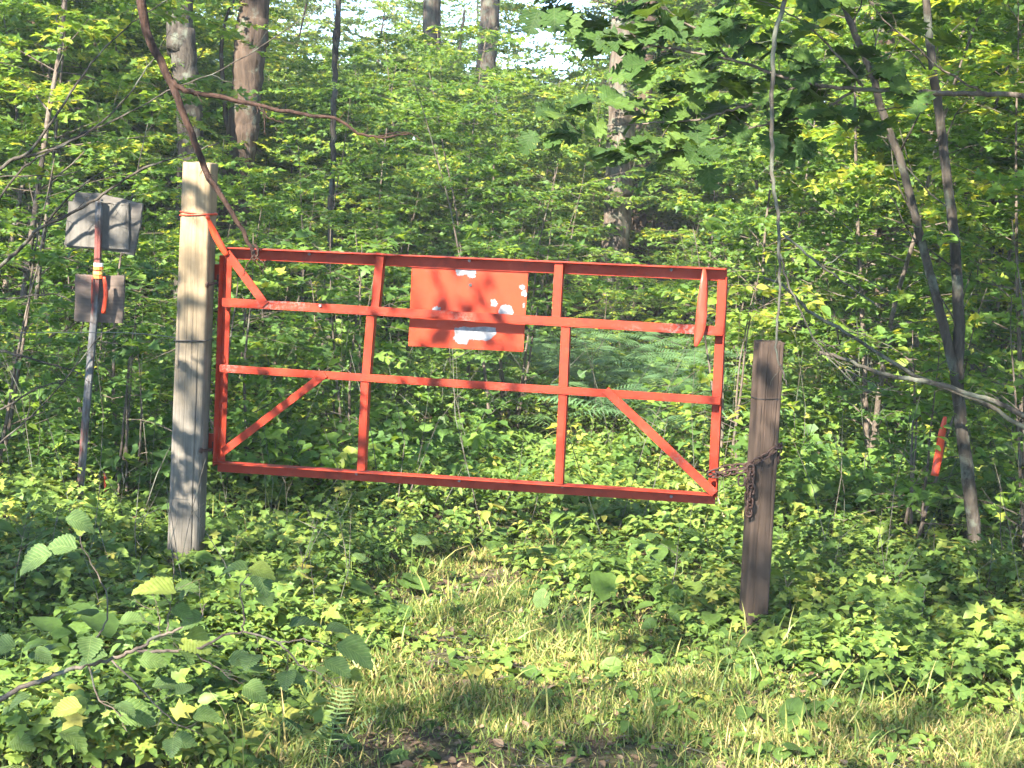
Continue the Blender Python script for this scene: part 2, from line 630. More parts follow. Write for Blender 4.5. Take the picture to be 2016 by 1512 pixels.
MAPLE_LO = half_leaf([0, 1], [(.10, .40), (.48, .50), (.58, .15)], [(m(0), e(0), e(2)), (e(0), e(1), e(2)), (m(0), e(2), m(1))], 0.25, 0.3)


def lobed(notch, lobes, fold=0.2, bend=0.25):
    mid = [0] + [x for x, y in notch] + [1.0]
    edge = []
    tris = []
    for x, y in notch: edge.append((x, y))
    k = len(notch)
    tris.append((m(0), e(0), m(1)))
    for i in range(k - 1):
        tris += [(m(i + 1), e(i), e(i + 1)), (m(i + 1), e(i + 1), m(i + 2))]
    tris.append((m(k), e(k - 1), m(k + 1)))
    for i, lb in enumerate(lobes):
        idx = []
        for x, y in lb:
            edge.append((x, y))
            idx.append(len(edge) - 1)
        prev = idx[0]
        for q in idx[1:]:
            tris.append((e(i), e(prev), e(q)))
            prev = q
        tris.append((e(i), e(prev), e(i + 1)))
    return half_leaf(mid, edge, tris, fold, bend)


OAK = lobed([(.10, .03), (.30, .12), (.52, .14), (.74, .11), (.90, .07)],
            [[(.12, .12), (.15, .26), (.24, .22), (.27, .15)], [(.27, .30), (.36, .50), (.45, .38), (.56, .46), (.50, .28)],
             [(.52, .36), (.62, .52), (.68, .36), (.80, .40), (.72, .24)], [(.76, .22), (.84, .32), (.92, .18)]])


def serrate(nst=9):
    mid = [i / nst for i in range(nst + 1)]
    edge, tris = [], []
    f = lambda x: 0.40 * math.sin(math.pi * min(1, x ** 0.72)) ** 0.75
    for i in range(nst):
        x0, x1 = mid[i], mid[i + 1]
        edge.append((x0 if i else -0.03, f(x0) if i else 0.03))
        edge.append((x1 - 0.01, f((x0 + x1) / 2) * 1.10 + 0.02))
    for i in range(nst):
        a, b = 2 * i, 2 * i + 1
        tris.append((m(i), e(a), e(b)))
        if i < nst - 1:
            tris += [(m(i), e(b), e(b + 1)), (m(i), e(b + 1), m(i + 1))]
        else:
            tris.append((m(i), e(b), m(i + 1)))
    return half_leaf(mid, edge, tris, 0.28, 0.35)


HAZEL = serrate()


def leaves(tpl, pos, nrm, head, size, tint):
    """stamp N copies of a leaf template"""
    V0, T0 = tpl
    n = len(pos)
    nrm = nrm / np.linalg.norm(nrm, axis=1, keepdims=True)
    d = head - (head * nrm).sum(1, keepdims=True) * nrm
    ln = np.linalg.norm(d, axis=1, keepdims=True)
    d = np.where(ln > 1e-6, d / np.maximum(ln, 1e-6), np.array([[1, 0, 0]]))
    y = np.cross(nrm, d)
    V = (d[:, None, :] * V0[None, :, 0:1] + y[:, None, :] * V0[None, :, 1:2] + nrm[:, None, :] * V0[None, :, 2:3]) * size[:, None, None] + pos[:, None, :]
    T = T0[None] + (np.arange(n) * len(V0))[:, None, None]
    return V.reshape(-1, 3), T.reshape(-1, 3), np.repeat(tint, len(V0))


def cat(parts):
    V, T, A, off = [], [], [], 0
    for v, t, a in parts:
        V.append(v); T.append(t + off); A.append(a)
        off += len(v)
    return np.vstack(V), np.vstack(T), np.concatenate(A)


def up_normals(n, tilt, r=rng):
    a = r.uniform(0, 2 * math.pi, n)
    t = np.abs(r.normal(0, tilt, n))
    return np.stack([np.sin(t) * np.cos(a), np.sin(t) * np.sin(a), np.cos(t)], 1)


# ---------------------------------------------------------------- terrain
def gz(x, y):
    """height of the forest floor"""
    return 0.05 * noise.noise(Vector((x * 0.35, y * 0.35, 1.3))) + 0.02 * noise.noise(Vector((x * 1.6, y * 1.6, 4.1)))


def build_ground():
    ax = np.concatenate([-np.geomspace(300, 8, 16), np.linspace(-7.8, 7.8, 90), np.geomspace(8, 300, 16)])
    ay = np.concatenate([-np.geomspace(150, 3, 10), np.linspace(-2.5, 18, 110), np.geomspace(18.5, 400, 22)])
    V = [(x, y, gz(x, y)) for y in ay for x in ax]
    w = len(ax)
    T = []
    for j in range(len(ay) - 1):
        for i in range(w - 1):
            a = j * w + i
            T += [(a, a + 1, a + w + 1), (a, a + w + 1, a + w)]
    o = link('ground', tri_mesh('ground', V, T, M['ground'], np.full(len(V), .5), True))
    tag(o, 'brown forest floor of soil and leaf litter under the plants', kind='structure')


build_ground()


def build_haze():  # added volume that lightens the dark depths of the wood
    mb = MB()
    mb.box8([(-120, -40, -1.2), (120, -40, -1.2), (120, 120, -1.2), (-120, 120, -1.2), (-120, -40, 27), (120, -40, 27), (120, 120, 27), (-120, 120, 27)])
    hm = bpy.data.materials.new('haze')
    hm.use_nodes = True
    hn = hm.node_tree
    hn.nodes.clear()
    ho = hn.nodes.new('ShaderNodeOutputMaterial')
    hv = hn.nodes.new('ShaderNodeVolumePrincipled')
    hv.inputs['Density'].default_value = 0.0012
    hv.inputs['Color'].default_value = (0.92, 0.95, 1.0, 1)
    hn.links.new(hv.outputs[0], ho.inputs['Volume'])
    tag(mb.build('haze', hm, None), 'thin pale haze added to lift the dark gaps between the leaves', kind='stuff')


build_haze()


# ---------------------------------------------------------------- the gate
GL, GR = 6.64, 6.10
A0, A1 = at(440, 700, GL), at(1415, 760, GR)
gu = Vector((A1.x - A0.x, A1.y - A0.y, 0)).normalized()      # along the gate
gn = Vector((gu.y, -gu.x, 0))                                  # towards the viewer
if gn.y > 0: gn = -gn
UP = Vector((0, 0, 1))


def gp(px, py, off=0.0):
    """point of the gate's plane (moved off towards the viewer) seen at a photo pixel"""
    d = ray(px, py)
    c = Vector((0, 0, CAM_H))
    o = A0 + gn * off
    t = (o - c).dot(gn) / d.dot(gn)
    return c + d * t


def plate(mb, p0, p1, w, off, th, side=0.0):
    """flat bar from p0 to p1 in the gate plane; w wide, front face at off, th thick"""
    p0, p1 = Vector(p0), Vector(p1)
    d = (p1 - p0).normalized()
    s = gn.cross(d).normalized()
    c = []
    for zoff in (off - th, off):
        for q, sg in ((p0, -1), (p1, -1), (p1, 1), (p0, 1)):
            c.append(q + s * (sg * w / 2 + side) + gn * zoff)
    mb.box8(c)


def proj0(p):
    """drop a gate-plane point onto the plane off=0"""
    return p - gn * (p - A0).dot(gn)


gate = empty('gate', (A0 + A1) / 2 - Vector((0, 0, 0.75)), 'orange-red welded steel gate sagging between a pale post and a dark post', 'gate')
TH = 0.005
FRONT = 0.045


def angle_member(name, px0, px1, w, off, flange, fl_side, fl_dir, mat='red', label=None):
    """steel angle: a plate of width w with a flange of depth 'flange' on one edge.
    px0/px1: photo pixels of the centre line of the plate; fl_side +1/-1 which edge; fl_dir +1 viewer / -1 back"""
    mb = MB()
    w *= 0.9
    p0, p1 = proj0(gp(*px0, off)), proj0(gp(*px1, off))
    plate(mb, p0, p1, w, off, TH)
    d = (p1 - p0).normalized()
    s = gn.cross(d).normalized()
    if flange:
        c = []
        e0 = fl_side * w / 2
        e1 = fl_side * (w / 2 + TH)
        n0 = off - TH if fl_dir > 0 else off
        n1 = off - TH + flange if fl_dir > 0 else off - flange
        lo, hi = min(n0, n1), max(n0, n1)
        for zz in (lo, hi):
            for q, ss in ((p0, min(e0, e1)), (p1, min(e0, e1)), (p1, max(e0, e1)), (p0, max(e0, e1))):
                c.append(q + s * ss + gn * zz)
        mb.box8(c)
    o = mb.build(name, M[mat], gate)
    bv = o.modifiers.new('bevel', 'BEVEL')
    bv.width = 0.0012
    bv.segments = 1
    bv.limit_method = 'ANGLE'
    if label: o['label'] = label
    return o


# outer frame: web at the back, flange towards the viewer
up_side = 1 if gn.cross((proj0(gp(1400, 700)) - proj0(gp(450, 650))).normalized()).z > 0 else -1
angle_member('top_rail', (446, 499), (1431, 542), 0.052, 0.0, 0.060, up_side, 1)
angle_member('bottom_rail', (428, 919), (1408, 983), 0.048, 0.0, 0.058, up_side, 1)
dv = (proj0(gp(434, 900)) - proj0(gp(450, 500))).normalized()
right_side = 1 if gn.cross(dv).dot(gu) > 0 else -1
angle_member('stile', (449, 503), (435, 916), 0.040, 0.002, 0.044, -right_side, 1)
angle_member('stile', (1422, 545), (1402, 975), 0.040, 0.002, 0.044, right_side, 1)
# cross rails in front
angle_member('cross_rail', (437, 594), (1423, 651), 0.036, FRONT + 0.006, 0.036, -up_side, -1, 'red_chip')
angle_member('cross_rail', (432, 724), (1418, 788), 0.031, FRONT + 0.006, 0.030, -up_side, -1, 'red_chip')
# uprights, stopped at the cross rails
for a, b in (((747, 498), (736, 608)), ((728, 622), (719, 736)), ((717, 746), (709, 927)),
             ((1099, 518), (1093, 627)), ((1112, 642), (1107, 762)), ((1107, 774), (1098, 953))):
    angle_member('upright', a, b, 0.034, FRONT - 0.001, 0.034, right_side, -1)
# braces
angle_member('brace', (446, 497), (522, 600), 0.040, FRONT + 0.0125, 0, 1, 1)
angle_member('brace', (438, 890), (640, 736), 0.038, FRONT + 0.0125, 0, 1, 1)
angle_member('brace', (1192, 768), (1407, 972), 0.040, FRONT + 0.0125, 0, 1, 1, 'red_chip')

# bolts on rails
for bx_, by_ in ((905, 946), (1108, 957), (1322, 977), (703, 932), (925, 513), (1322, 531), (610, 500), (640, 600)):
    mb = MB()
    c = proj0(gp(bx_, by_, 0.0))
    off = 0.004 if by_ != 600 else FRONT + 0.008
    mb.tube([c + gn * off, c + gn * (off + 0.006)], 0.0065, 6)
    mb.build('bolt', M['bare'], gate)

# sheet sign behind the cross rail
mb = MB()
SH = -0.008
quad = [(804, 681), (1030, 693), (1040, 535), (811, 520)]
c8 = [proj0(gp(*q, SH)) + gn * (SH - 0.002) for q in quad] + [proj0(gp(*q, SH)) + gn * SH for q in quad]
mb.box8(c8)
sheet = mb.build('sign_panel', M['red_sheet'], gate)
sheet['label'] = 'blank orange-red sheet panel with paint peeled to bare metal'


def patch(outline, cxy, seed):
    r = random.Random(seed)
    mb = MB()
    pts = []
    for i in range(len(outline)):
        x0, y0 = outline[i]
        x1, y1 = outline[(i + 1) % len(outline)]
        for k in range(6):
            t = k / 6
            j = 1.5 if k else 0.4
            pts.append((x0 + (x1 - x0) * t + r.uniform(-j, j), y0 + (y1 - y0) * t + r.uniform(-j, j)))
    c = [proj0(gp(*cxy, SH)) + gn * (SH + 0.0008)] + [proj0(gp(*q, SH)) + gn * (SH + 0.0008) for q in pts]
    base = [p - gn * 0.0007 for p in c[1:]]
    k = len(pts)
    T = [(0, 1 + (i + 1) % k, 1 + i) for i in range(k)]
    for i in range(k):
        a, b = 1 + i, 1 + (i + 1) % k
        T += [(a, b, b + k), (a, b + k, a + k)]
    mb.add([tuple(p) for p in c + base], T)
    V, Tn = mb.arrays()
    # make it face the viewer
    nn = np.cross(V[Tn[0][1]] - V[Tn[0][0]], V[Tn[0][2]] - V[Tn[0][0]])
    if nn @ np.array(gn) < 0: mb.t = [Tn[:, ::-1]]
    mb.build('bare_patch', M['bare'], sheet)


patch([(899, 527), (912, 526), (918, 528), (930, 526), (937, 533), (936, 546), (925, 548), (918, 540), (908, 542), (900, 543), (897, 534)], (916, 534), 1)
patch([(894, 646), (916, 643), (976, 645), (977, 655), (966, 667), (955, 671), (940, 669), (924, 668), (919, 678), (900, 675), (893, 668), (895, 655)], (920, 658), 2)
patch([(985, 603), (994, 600), (1005, 602), (1011, 612), (1009, 622), (985, 621), (981, 612)], (995, 612), 3)
patch([(966, 591), (975, 589), (980, 598), (976, 604), (967, 603)], (972, 597), 4)
patch([(851, 606), (860, 602), (868, 607), (866, 614), (852, 613)], (859, 608), 5)
patch([(1022, 562), (1029, 559), (1034, 565), (1031, 570), (1024, 569)], (1027, 565), 6)
patch([(1029, 572), (1037, 571), (1036, 584), (1028, 583), (1026, 578)], (1031, 578), 7)
patch([(1030, 598), (1034, 597), (1033, 605), (1029, 606)], (1031, 601), 8)
mb = MB()
cc = proj0(gp(926, 561, SH))
mb.tube([cc + gn * SH, cc + gn * (SH + 0.004)], 0.008, 8)
mb.build('rivet', M['dark_steel'], gate)

# hinge plates and pins
for (hx0, hy0, hx1, hy1), (qx0, qy0, qx1, qy1) in (((422, 520, 441, 551), (408, 561, 434, 556)), ((405, 853, 425, 882), (396, 887, 424, 884))):
    mb = MB()
    p0, p1 = proj0(gp((hx0 + hx1) / 2, hy0, 0)), proj0(gp((hx0 + hx1) / 2, hy1, 0))
    plate(mb, p0, p1, (hx1 - hx0) / 415.0, 0.01, 0.012)
    h = mb.build('hinge_plate', M['red'], gate)
    mb = MB()
    a, b = at(qx0, qy0, 6.52), proj0(gp(qx1, qy1, 0)) + gn * 0.02
    mb.tube([a, b], 0.006, 6)
    mb.tube([a - gu * 0.004, a + gu * 0.004], 0.013, 6)
    mb.tube([b - UP * 0.02, b + UP * 0.035], 0.007, 6)
    mb.build('hinge_pin', M['rust'], gate)


# ---------------------------------------------------------------- posts
def timber(name, base, top, wx, wy, rot, mat, label, taperr=1.0, grooves=(), seed=1, round0=0.10):
    root = empty(name, base, label, 'post')
    NZ, NA = 64, 260
    base, top = Vector(base), Vector(top)
    V, T = [], []
    for i in range(NZ + 1):
        t = i / NZ
        c = base.lerp(top, t)
        sc_ = 1 + (taperr - 1) * t
        for j in range(NA):
            a = 2 * math.pi * j / NA
            ca, sa = math.cos(a), math.sin(a)
            p_ = 9.0 - 5.0 * (1 - t) * round0 * 5
            p_ = max(p_, 4.0)
            rr = 1 / ((abs(ca) ** p_ + abs(sa) ** p_) ** (1 / p_))
            x, y = rr * ca * wx / 2 * sc_, rr * sa * wy / 2 * sc_
            q = Vector((ca * 2, sa * 2, t * 1.3 + seed))
            k = 1 + 0.02 * noise.noise(q) + 0.012 * noise.noise(Vector((ca * 14, sa * 14, t * 3 + seed)))
            for ga, t0, t1, dep, wd in grooves:
                ang = (a - ga - 0.07 * noise.noise(Vector((t * 4, seed, ga)))  + math.pi) % (2 * math.pi) - math.pi
                if t0 < t < t1:
                    k -= dep * math.exp(-(ang / wd) ** 2) * min(1, (t - t0) * 8, (t1 - t) * 8)
            x, y = x * k, y * k
            X = x * math.cos(rot) - y * math.sin(rot)
            Y = x * math.sin(rot) + y * math.cos(rot)
            zt = 0.0
            if i == NZ: zt = 0.008 * noise.noise(Vector((X * 30, Y * 30, seed)))
            V.append((c.x + X - base.x, c.y + Y - base.y, c.z - base.z + zt))
    for i in range(NZ):
        for j in range(NA):
            a0, a1 = i * NA + j, i * NA + (j + 1) % NA
            T += [(a0, a1, a1 + NA), (a0, a1 + NA, a0 + NA)]
    # end grain on top, two rings
    k0 = NZ * NA
    prev = k0
    for s_ in (0.93, 0.5):
        st = len(V)
        for j in range(NA):
            q = Vector(V[k0 + j])
            cc = top - base
            V.append((cc.x + (q.x - cc.x) * s_, cc.y + (q.y - cc.y) * s_, cc.z + 0.004 + 0.006 * noise.noise(Vector((q.x * 40 * s_, q.y * 40 * s_, seed)))))
        for j in range(NA):
            T += [(prev + j, prev + (j + 1) % NA, st + (j + 1) % NA), (prev + j, st + (j + 1) % NA, st + j)]
        prev = st
    V.append(tuple(top - base + Vector((0, 0, 0.004))))
    for j in range(NA):
        T.append((prev + j, prev + (j + 1) % NA, len(V) - 1))
    me = tri_mesh('timber', V, T, mat, np.full(len(V), .5))
    me.polygons.foreach_set('use_smooth', np.ones(len(T), bool))
    link('timber', me, root)
    return root


PLY = 7.28
lp_base = onground(364, 1128)
PLY = lp_base.y
lp_top = at(395, 322, PLY)
print('left post base', lp_base, 'top', lp_top)
lp_base = Vector((lp_base.x, lp_base.y, -0.05))
g_rot = math.atan2(gu.y, gu.x)
post_left = timber('gate_post', lp_base, lp_top, 0.150, 0.145, -0.06, M['post_pale'],
                   'tall pale square timber gate post left of the gate, orange ribbon round it', 0.86,
                   ((-1.05, 0.0, 0.62, 0.10, 0.03), (-1.75, 0.30, 0.72, 0.06, 0.018), (-0.7, 0.1, 0.5, 0.05, 0.03), (-1.4, 0.5, 0.95, 0.045, 0.014), (-2.0, 0.05, 0.5, 0.05, 0.014), (-1.6, 0.0, 0.33, 0.05, 0.016)), 3, 0.25)
rp_base = onground(1481, 1248)
rp_top = at(1514, 674, rp_base.y)
print('right post base', rp_base, 'top', rp_top, 'gate', A0, A1)
PRY = rp_base.y
rp_base = Vector((rp_base.x, rp_base.y, -0.05))
post_right = timber('gate_post', rp_base, rp_top, 0.098, 0.10, 0.16, M['post_dark'],
                    'short dark brown timber post right of the gate with a rusty chain round it', 1.02,
                    ((-1.0, 0.35, 1.1, 0.16, 0.035), (-1.9, 0.0, 1.1, 0.07, 0.02), (-1.35, 0.5, 0.95, 0.07, 0.015), (-0.75, 0.1, 1.1, 0.10, 0.03)), 9, 0.1)


def _unused(): pass


def post_loop(mb, base, top, zpx, PY, rx, ry, r, rot=0, sag=0.0, n=24, sides=5, flat=1.0, turns=1, drift=0.0):
    """ring of cord round a square post at photo height zpx"""
    pts = []
    zc = at(*zpx, PY).z
    t = (zc - base.z) / (top.z - base.z)
    c = base.lerp(top, t)
    for i in range(n * turns + 1):
        a = 2 * math.pi * i / n
        ca, sa = math.cos(a), math.sin(a)
        rr = 1 / ((abs(ca) ** 7 + abs(sa) ** 7) ** (1 / 7))
        x, y = rr * ca * rx, rr * sa * ry
        X = x * math.cos(rot) - y * math.sin(rot)
        Y = x * math.sin(rot) + y * math.cos(rot)
        pts.append(c + Vector((X, Y, sag * math.cos(a) + drift * i / n)))
    mb.tube(pts, r, sides, cap=False, flat=flat)


# wires round the posts
mb = MB()
post_loop(mb, lp_base, lp_top, (380, 668), PLY, 0.076, 0.074, 0.0028, -0.06, 0.004)
w0 = at(349, 665, PLY - 0.05)
mb.tube(smooth_path([w0, at(250, 655, PLY + 0.3), at(100, 655, PLY + 0.8), at(-60, 655, PLY + 1.3)], 4), 0.002, 4)
wire = mb.build('wire', M['wire'], None, origin=lp_base)
tag(wire, 'thin black wire tied round the pale post and running off left', 'wire')
mb = MB()
post_loop(mb, rp_base, rp_top, (1505, 782), PRY, 0.052, 0.053, 0.0016, 0.16, 0.002)
wire2 = mb.build('wire', M['wire'], None, origin=rp_base)
tag(wire2, 'thin dark wire round the upper part of the dark brown post', 'wire')


# ribbons
def ribbon(name, pts, widths, mat, label, sides=None, twist=0.0, seed=0, parent=None, th=0.0008):
    r = random.Random(seed)
    P = smooth_path(pts, 5)
    k = len(P)
    V, T = [], []
    for i, p in enumerate(P):
        t = i / (k - 1)
        d = (P[min(i + 1, k - 1)] - P[max(i - 1, 0)]).normalized()
        view = (Vector((0, 0, CAM_H)) - p).normalized()
        s = d.cross(Vector((0, -1, 0.0))).normalized()
        a = twist * math.sin(t * 5 + seed)
        s = (Matrix.Rotation(a, 3, d) @ s)
        nrm = s.cross(d).normalized()
        ww = np.interp(t, np.linspace(0, 1, len(widths)), widths)
        for sg, cv in ((-1, 0.0), (-0.3, 0.12), (0.35, 0.10), (1, 0.0)):
            q = p + s * (sg * ww / 2) + nrm * (cv * ww + 0.004 * noise.noise(p * 25 + Vector((sg, 0, 0))))
            V.append(tuple(q))
    for i in range(k - 1):
        for j in range(3):
            a = i * 4 + j
            T += [(a, a + 1, a + 5), (a, a + 5, a + 4)]
    V = np.array(V)
    o0 = np.array(P[0])
    me = tri_mesh(name, V - o0, T, mat, np.full(len(V), .5), True)
    o = link(name, me)
    o.location = P[0]
    so = o.modifiers.new('thickness', 'SOLIDIFY')
    so.thickness = th
    return tag(o, label, 'ribbon') if label else tag(o, None, 'ribbon')


rb = empty('ribbon', at(410, 425, PLY - 0.1), 'orange ribbon knotted round the pale post with its tail pulled to the gate', 'ribbon')
mb = MB()
post_loop(mb, lp_base, lp_top, (390, 422), PLY, 0.070, 0.067, 0.0030, -0.06, 0.006, flat=2.0)
post_loop(mb, lp_base, lp_top, (390, 419), PLY, 0.070, 0.067, 0.0026, -0.06, -0.005, flat=1.5)
mb.build('loop', M['ribbon'], rb, True)
kn = at(409, 427, PLY - 0.085)
mb = MB()
mb.tube([kn + Vector((-.006, 0, .006)), kn, kn + Vector((.006, 0, -.008))], [0.006, 0.011, 0.006], 7, 0.3)
mb.build('knot', M['ribbon'], rb, True)
tail = ribbon('ribbon_tail', [kn, at(418, 450, 6.53), at(431, 476, 6.55), gp(447, 503, 0.066)], [0.010, 0.026, 0.032, 0.030, 0.022], M['ribbon'], None, None, 0.4, 1)
tail.parent = rb
tail.location = tail.location - rb.location
del tail['category']

ribbon('ribbon', [gp(1387, 529, 0.052), gp(1386, 560, 0.075), gp(1381, 620, 0.08), gp(1378, 650, 0.075), gp(1369, 683, 0.07)],
       [0.012, 0.030, 0.040, 0.043, 0.042, 0.036, 0.010], M['ribbon_faded'], 'faded red ribbon hanging from the top rail at the gate\'s free end', None, 0.35, 4)
ribbon('ribbon', [at(1861, 820, 7.3), at(1855, 850, 7.3), at(1848, 895, 7.31), at(1840, 937, 7.3)],
       [0.016, 0.036, 0.040, 0.038], M['ribbon'], 'bright orange survey ribbon hanging from a twig at the right edge', None, 0.05, 9)


# ---------------------------------------------------------------- chain
def make_link(L=0.046, W=0.028, r=0.0042):
    mb = MB()
    pts = []
    for i in range(17):
        a = 2 * math.pi * i / 16
        x = math.cos(a) * W / 2 * 0.9
        y = math.sin(a) * W / 2 * 0.9 + (1 if math.sin(a) > 0.01 else -1 if math.sin(a) < -0.01 else 0) * (L - W) / 2
        pts.append((y, x, 0))
    mb.tube(pts, r, 5, cap=False)
    V, T = mb.arrays()
    return tri_mesh('link', V, T, M['rust'], np.full(len(V), .5), True)


LINK = make_link()
chain = empty('chain', at(1476, 1012, PRY - 0.1), 'rusty steel chain looped from the gate corner round the dark post', 'chain')


def chain_run(pts, pitch=0.034, tw=0.0, scale=1.0):
    P = smooth_path(pts, 12)
    L = [0]
    for i in range(1, len(P)): L.append(L[-1] + (P[i] - P[i - 1]).length)
    n = max(1, int(L[-1] / (pitch * scale)))
    for i in range(n):
        s_ = (i + 0.5) * L[-1] / n
        k = max(j for j in range(len(L) - 1) if L[j] <= s_)
        f = (s_ - L[k]) / (L[k + 1] - L[k])
        p = P[k].lerp(P[k + 1], f)
        d = (P[k + 1] - P[k]).normalized()
        y = d.cross(Vector((0.2, -1, 0.1))).normalized()
        z = d.cross(y)
        rot = Matrix((d, y, z)).transposed().to_4x4() @ Matrix.Rotation((math.pi / 2) * (i % 2) + 0.5 + tw * i, 4, 'X')
        o = link('link', LINK, chain)
        o.matrix_local = Matrix.Translation(p - chain.location) @ rot @ Matrix.Scale(scale, 4)


fy = PRY - 0.075
chain_run([gp(1394, 934, 0.07), gp(1430, 921, 0.06), at(1462, 917, fy + 0.02), at(1478, 913, fy), at(1505, 899, fy), at(1530, 881, fy + 0.02), at(1537, 876, fy + 0.08)])
chain_run([gp(1394, 934, 0.06), gp(1412, 936, 0.07), at(1440, 930, fy + 0.02), at(1470, 926, fy), at(1480, 920, fy)], scale=0.9)
chain_run([at(1477, 916, fy - 0.01), at(1474, 950, fy - 0.005), at(1473, 985, fy), at(1474, 1014, fy)], pitch=0.026)
chain_run([at(1478, 918, fy - 0.02), at(1479, 950, fy - 0.015), at(1477, 985, fy - 0.01), at(1475, 1008, fy)], pitch=0.026, tw=0.4)
chain_run([at(1461, 930, fy + 0.01), at(1459, 962, fy + 0.01)])
chain_run([at(1530, 872, fy + 0.04), at(1533, 892, fy + 0.05), at(1532, 914, fy + 0.06)])
chain_run([at(1532, 905, fy + 0.06), at(1522, 904, fy + 0.20), at(1500, 908, fy + 0.21), at(1478, 916, fy + 0.2), at(1470, 920, fy + 0.05)])


# ---------------------------------------------------------------- the old sign at the left, seen from behind
SY = 7.95
sg_base = onground(152, 1030)
SY = sg_base.y
print('sign y', SY)
sign = empty('sign', sg_base, 'old leaning sign post with two grey boards seen from behind, far left', 'sign')


def slab(px4, Y, th, name, mat, lab=None, parent=None):
    mb = MB()
    P = []
    cen = Vector((0, 0, 0))
    r = random.Random(len(px4) * 31 + px4[0][0])
    # ragged outline: subdivide the edges
    pts = []
    k = len(px4)
    for i in range(k):
        a, b = px4[i], px4[(i + 1) % k]
        for j in range(6):
            t = j / 6
            jj = 0.9 if j else 0
            pts.append((a[0] + (b[0] - a[0]) * t + r.uniform(-jj, jj), a[1] + (b[1] - a[1]) * t + r.uniform(-jj, jj)))
    F_ = [at(x, y, Y) for x, y in pts]
    B_ = [p + Vector((0.004, th, 0)) for p in F_]
    n = len(pts)
    cf = sum(F_, Vector()) / n
    cb = sum(B_, Vector()) / n
    V = [tuple(p) for p in F_ + B_] + [tuple(cf), tuple(cb)]
    T = []
    for i in range(n):
        j = (i + 1) % n
        T += [(2 * n, i, j), (2 * n + 1, n + j, n + i), (i, n + i, n + j), (i, n + j, j)]
    mb.add(V, T)
    o = mb.build(name, mat, parent or sign)
    if lab: o['label'] = lab
    return o


slab([(150, 378), (192, 380), (280, 401), (276, 440), (263, 503), (203, 492), (129, 487), (133, 420)], SY + 0.035, 0.012, 'board', M['board_grey'], 'rear weathered grey upper board with a ragged right edge')
slab([(135, 396), (253, 400), (253, 491), (126, 483)], SY + 0.018, 0.012, 'board', M['plywood'], 'front weathered grey upper plywood board')
slab([(148, 540), (245, 543), (240, 637), (146, 632)], SY + 0.02, 0.010, 'board', M['board_red'], 'lower board with faded reddish paint')
mb = MB()
pp = [at(152, 1030, SY - .01) + Vector((0, 0, -0.1)), at(158, 960, SY - .01), at(168, 830, SY - .012), at(180, 690, SY - .015), at(190, 560, SY - .02), at(195, 392, SY - .02)]
mb.tube(smooth_path(pp, 5), taper(26, 0.020, 0.019), 8, 0.12)
mb.build('pole', M['sign_post'], sign, False)
for yy, rr_, mt in ((521, 0.0235, 'white'), (528, 0.0240, 'orange_tape'), (537, 0.0238, 'yellow'), (545, 0.0245, 'orange_tape')):
    mb = MB()
    c = at(194 - (yy - 520) * 0.06, yy, SY - 0.02)
    mb.tube([c - Vector((0, 0, 0.008)), c + Vector((0, 0, 0.008))], rr_, 10)
    mb.build('tape_band', M[mt], sign)
rt = ribbon('sign_ribbon', [at(205, 545, SY - .045), at(208, 575, SY - .04), at(203, 617, SY - .035)], [0.014, 0.024, 0.020], M['ribbon'], 'bright orange ribbon hanging from the old sign pole', None, 0.2, 5)
rt.name = 'ribbon'
rt2 = ribbon('ribbon', [at(182, 545, SY - .045), at(181, 575, SY - .045), at(180, 598, SY - .04)], [0.008, 0.009, 0.004], M['ribbon_faded'], 'narrow faded red ribbon end left of the sign pole', None, 0.2, 6)
# rusty rod lower behind the left post
mb = MB()
mb.tube([gz(0, 0) * UP + onground(209, 985), at(207, 930, onground(209, 985).y)], 0.008, 6, 0.2)
st = mb.build('marker_stake', M['ribbon_faded'], None, origin=onground(209, 985))
tag(st, 'short reddish stake low in the leaves right of the old sign pole', 'stake')


# ---------------------------------------------------------------- branches near the gate
def branch(mb, pxs, r0, r1, Y=None, seed=0, sub=5, jit=0.004, sides=7, rough=0.12):
    """pxs: (px, py) or (px, py, Y)"""
    P = [at(p[0], p[1], p[2] if len(p) > 2 else Y) for p in pxs]
    S_ = smooth_path(P, sub, jit, seed)
    mb.tube(S_, taper(len(S_), r0, r1), sides, rough)
    return S_


def twigs(mb, path, n, ln, r0, seed, t0=0.2, t1=1.0, up=0.0, spread=1.0):
    """small side twigs on a branch, each with a fork"""
    r = random.Random(seed)
    tips = []
    for i in range(n):
        t = t0 + (t1 - t0) * (i + r.random()) / n
        k = min(int(t * (len(path) - 1)), len(path) - 2)
        p = path[k]
        d = (path[k + 1] - path[k]).normalized()
        s_ = d.cross(Vector((0, -1, 0.1))).normalized() * r.choice((-1, 1))
        v = (d * r.uniform(0.3, 0.9) + s_ * r.uniform(0.4, 1.0) * spread + Vector((r.uniform(-.4, .4), r.uniform(-.6, .6), up + r.uniform(-.2, .2)))).normalized()
        L = ln * r.uniform(0.4, 1.0)
        q = [p]
        for j in range(4):
            v = (v + Vector((r.uniform(-.35, .35), r.uniform(-.35, .35), r.uniform(-.3, .3)))).normalized()
            q.append(q[-1] + v * L / 4)
        mb.tube(q, taper(5, r0, r0 * 0.3), 4, 0)
        tips.append((q[-1], v))
        if r.random() < 0.7:
            v2 = (v + Vector((r.uniform(-1, 1), r.uniform(-.5, .5), r.uniform(-1, 1)))).normalized()
            mb.tube([q[2], q[2] + v2 * L * 0.25, q[2] + v2 * L * 0.45 + Vector((0, 0, .01))], [r0 * .6, r0 * .4, r0 * .25], 4, 0)
            tips.append((q[2] + v2 * L * 0.45, v2))
    return tips


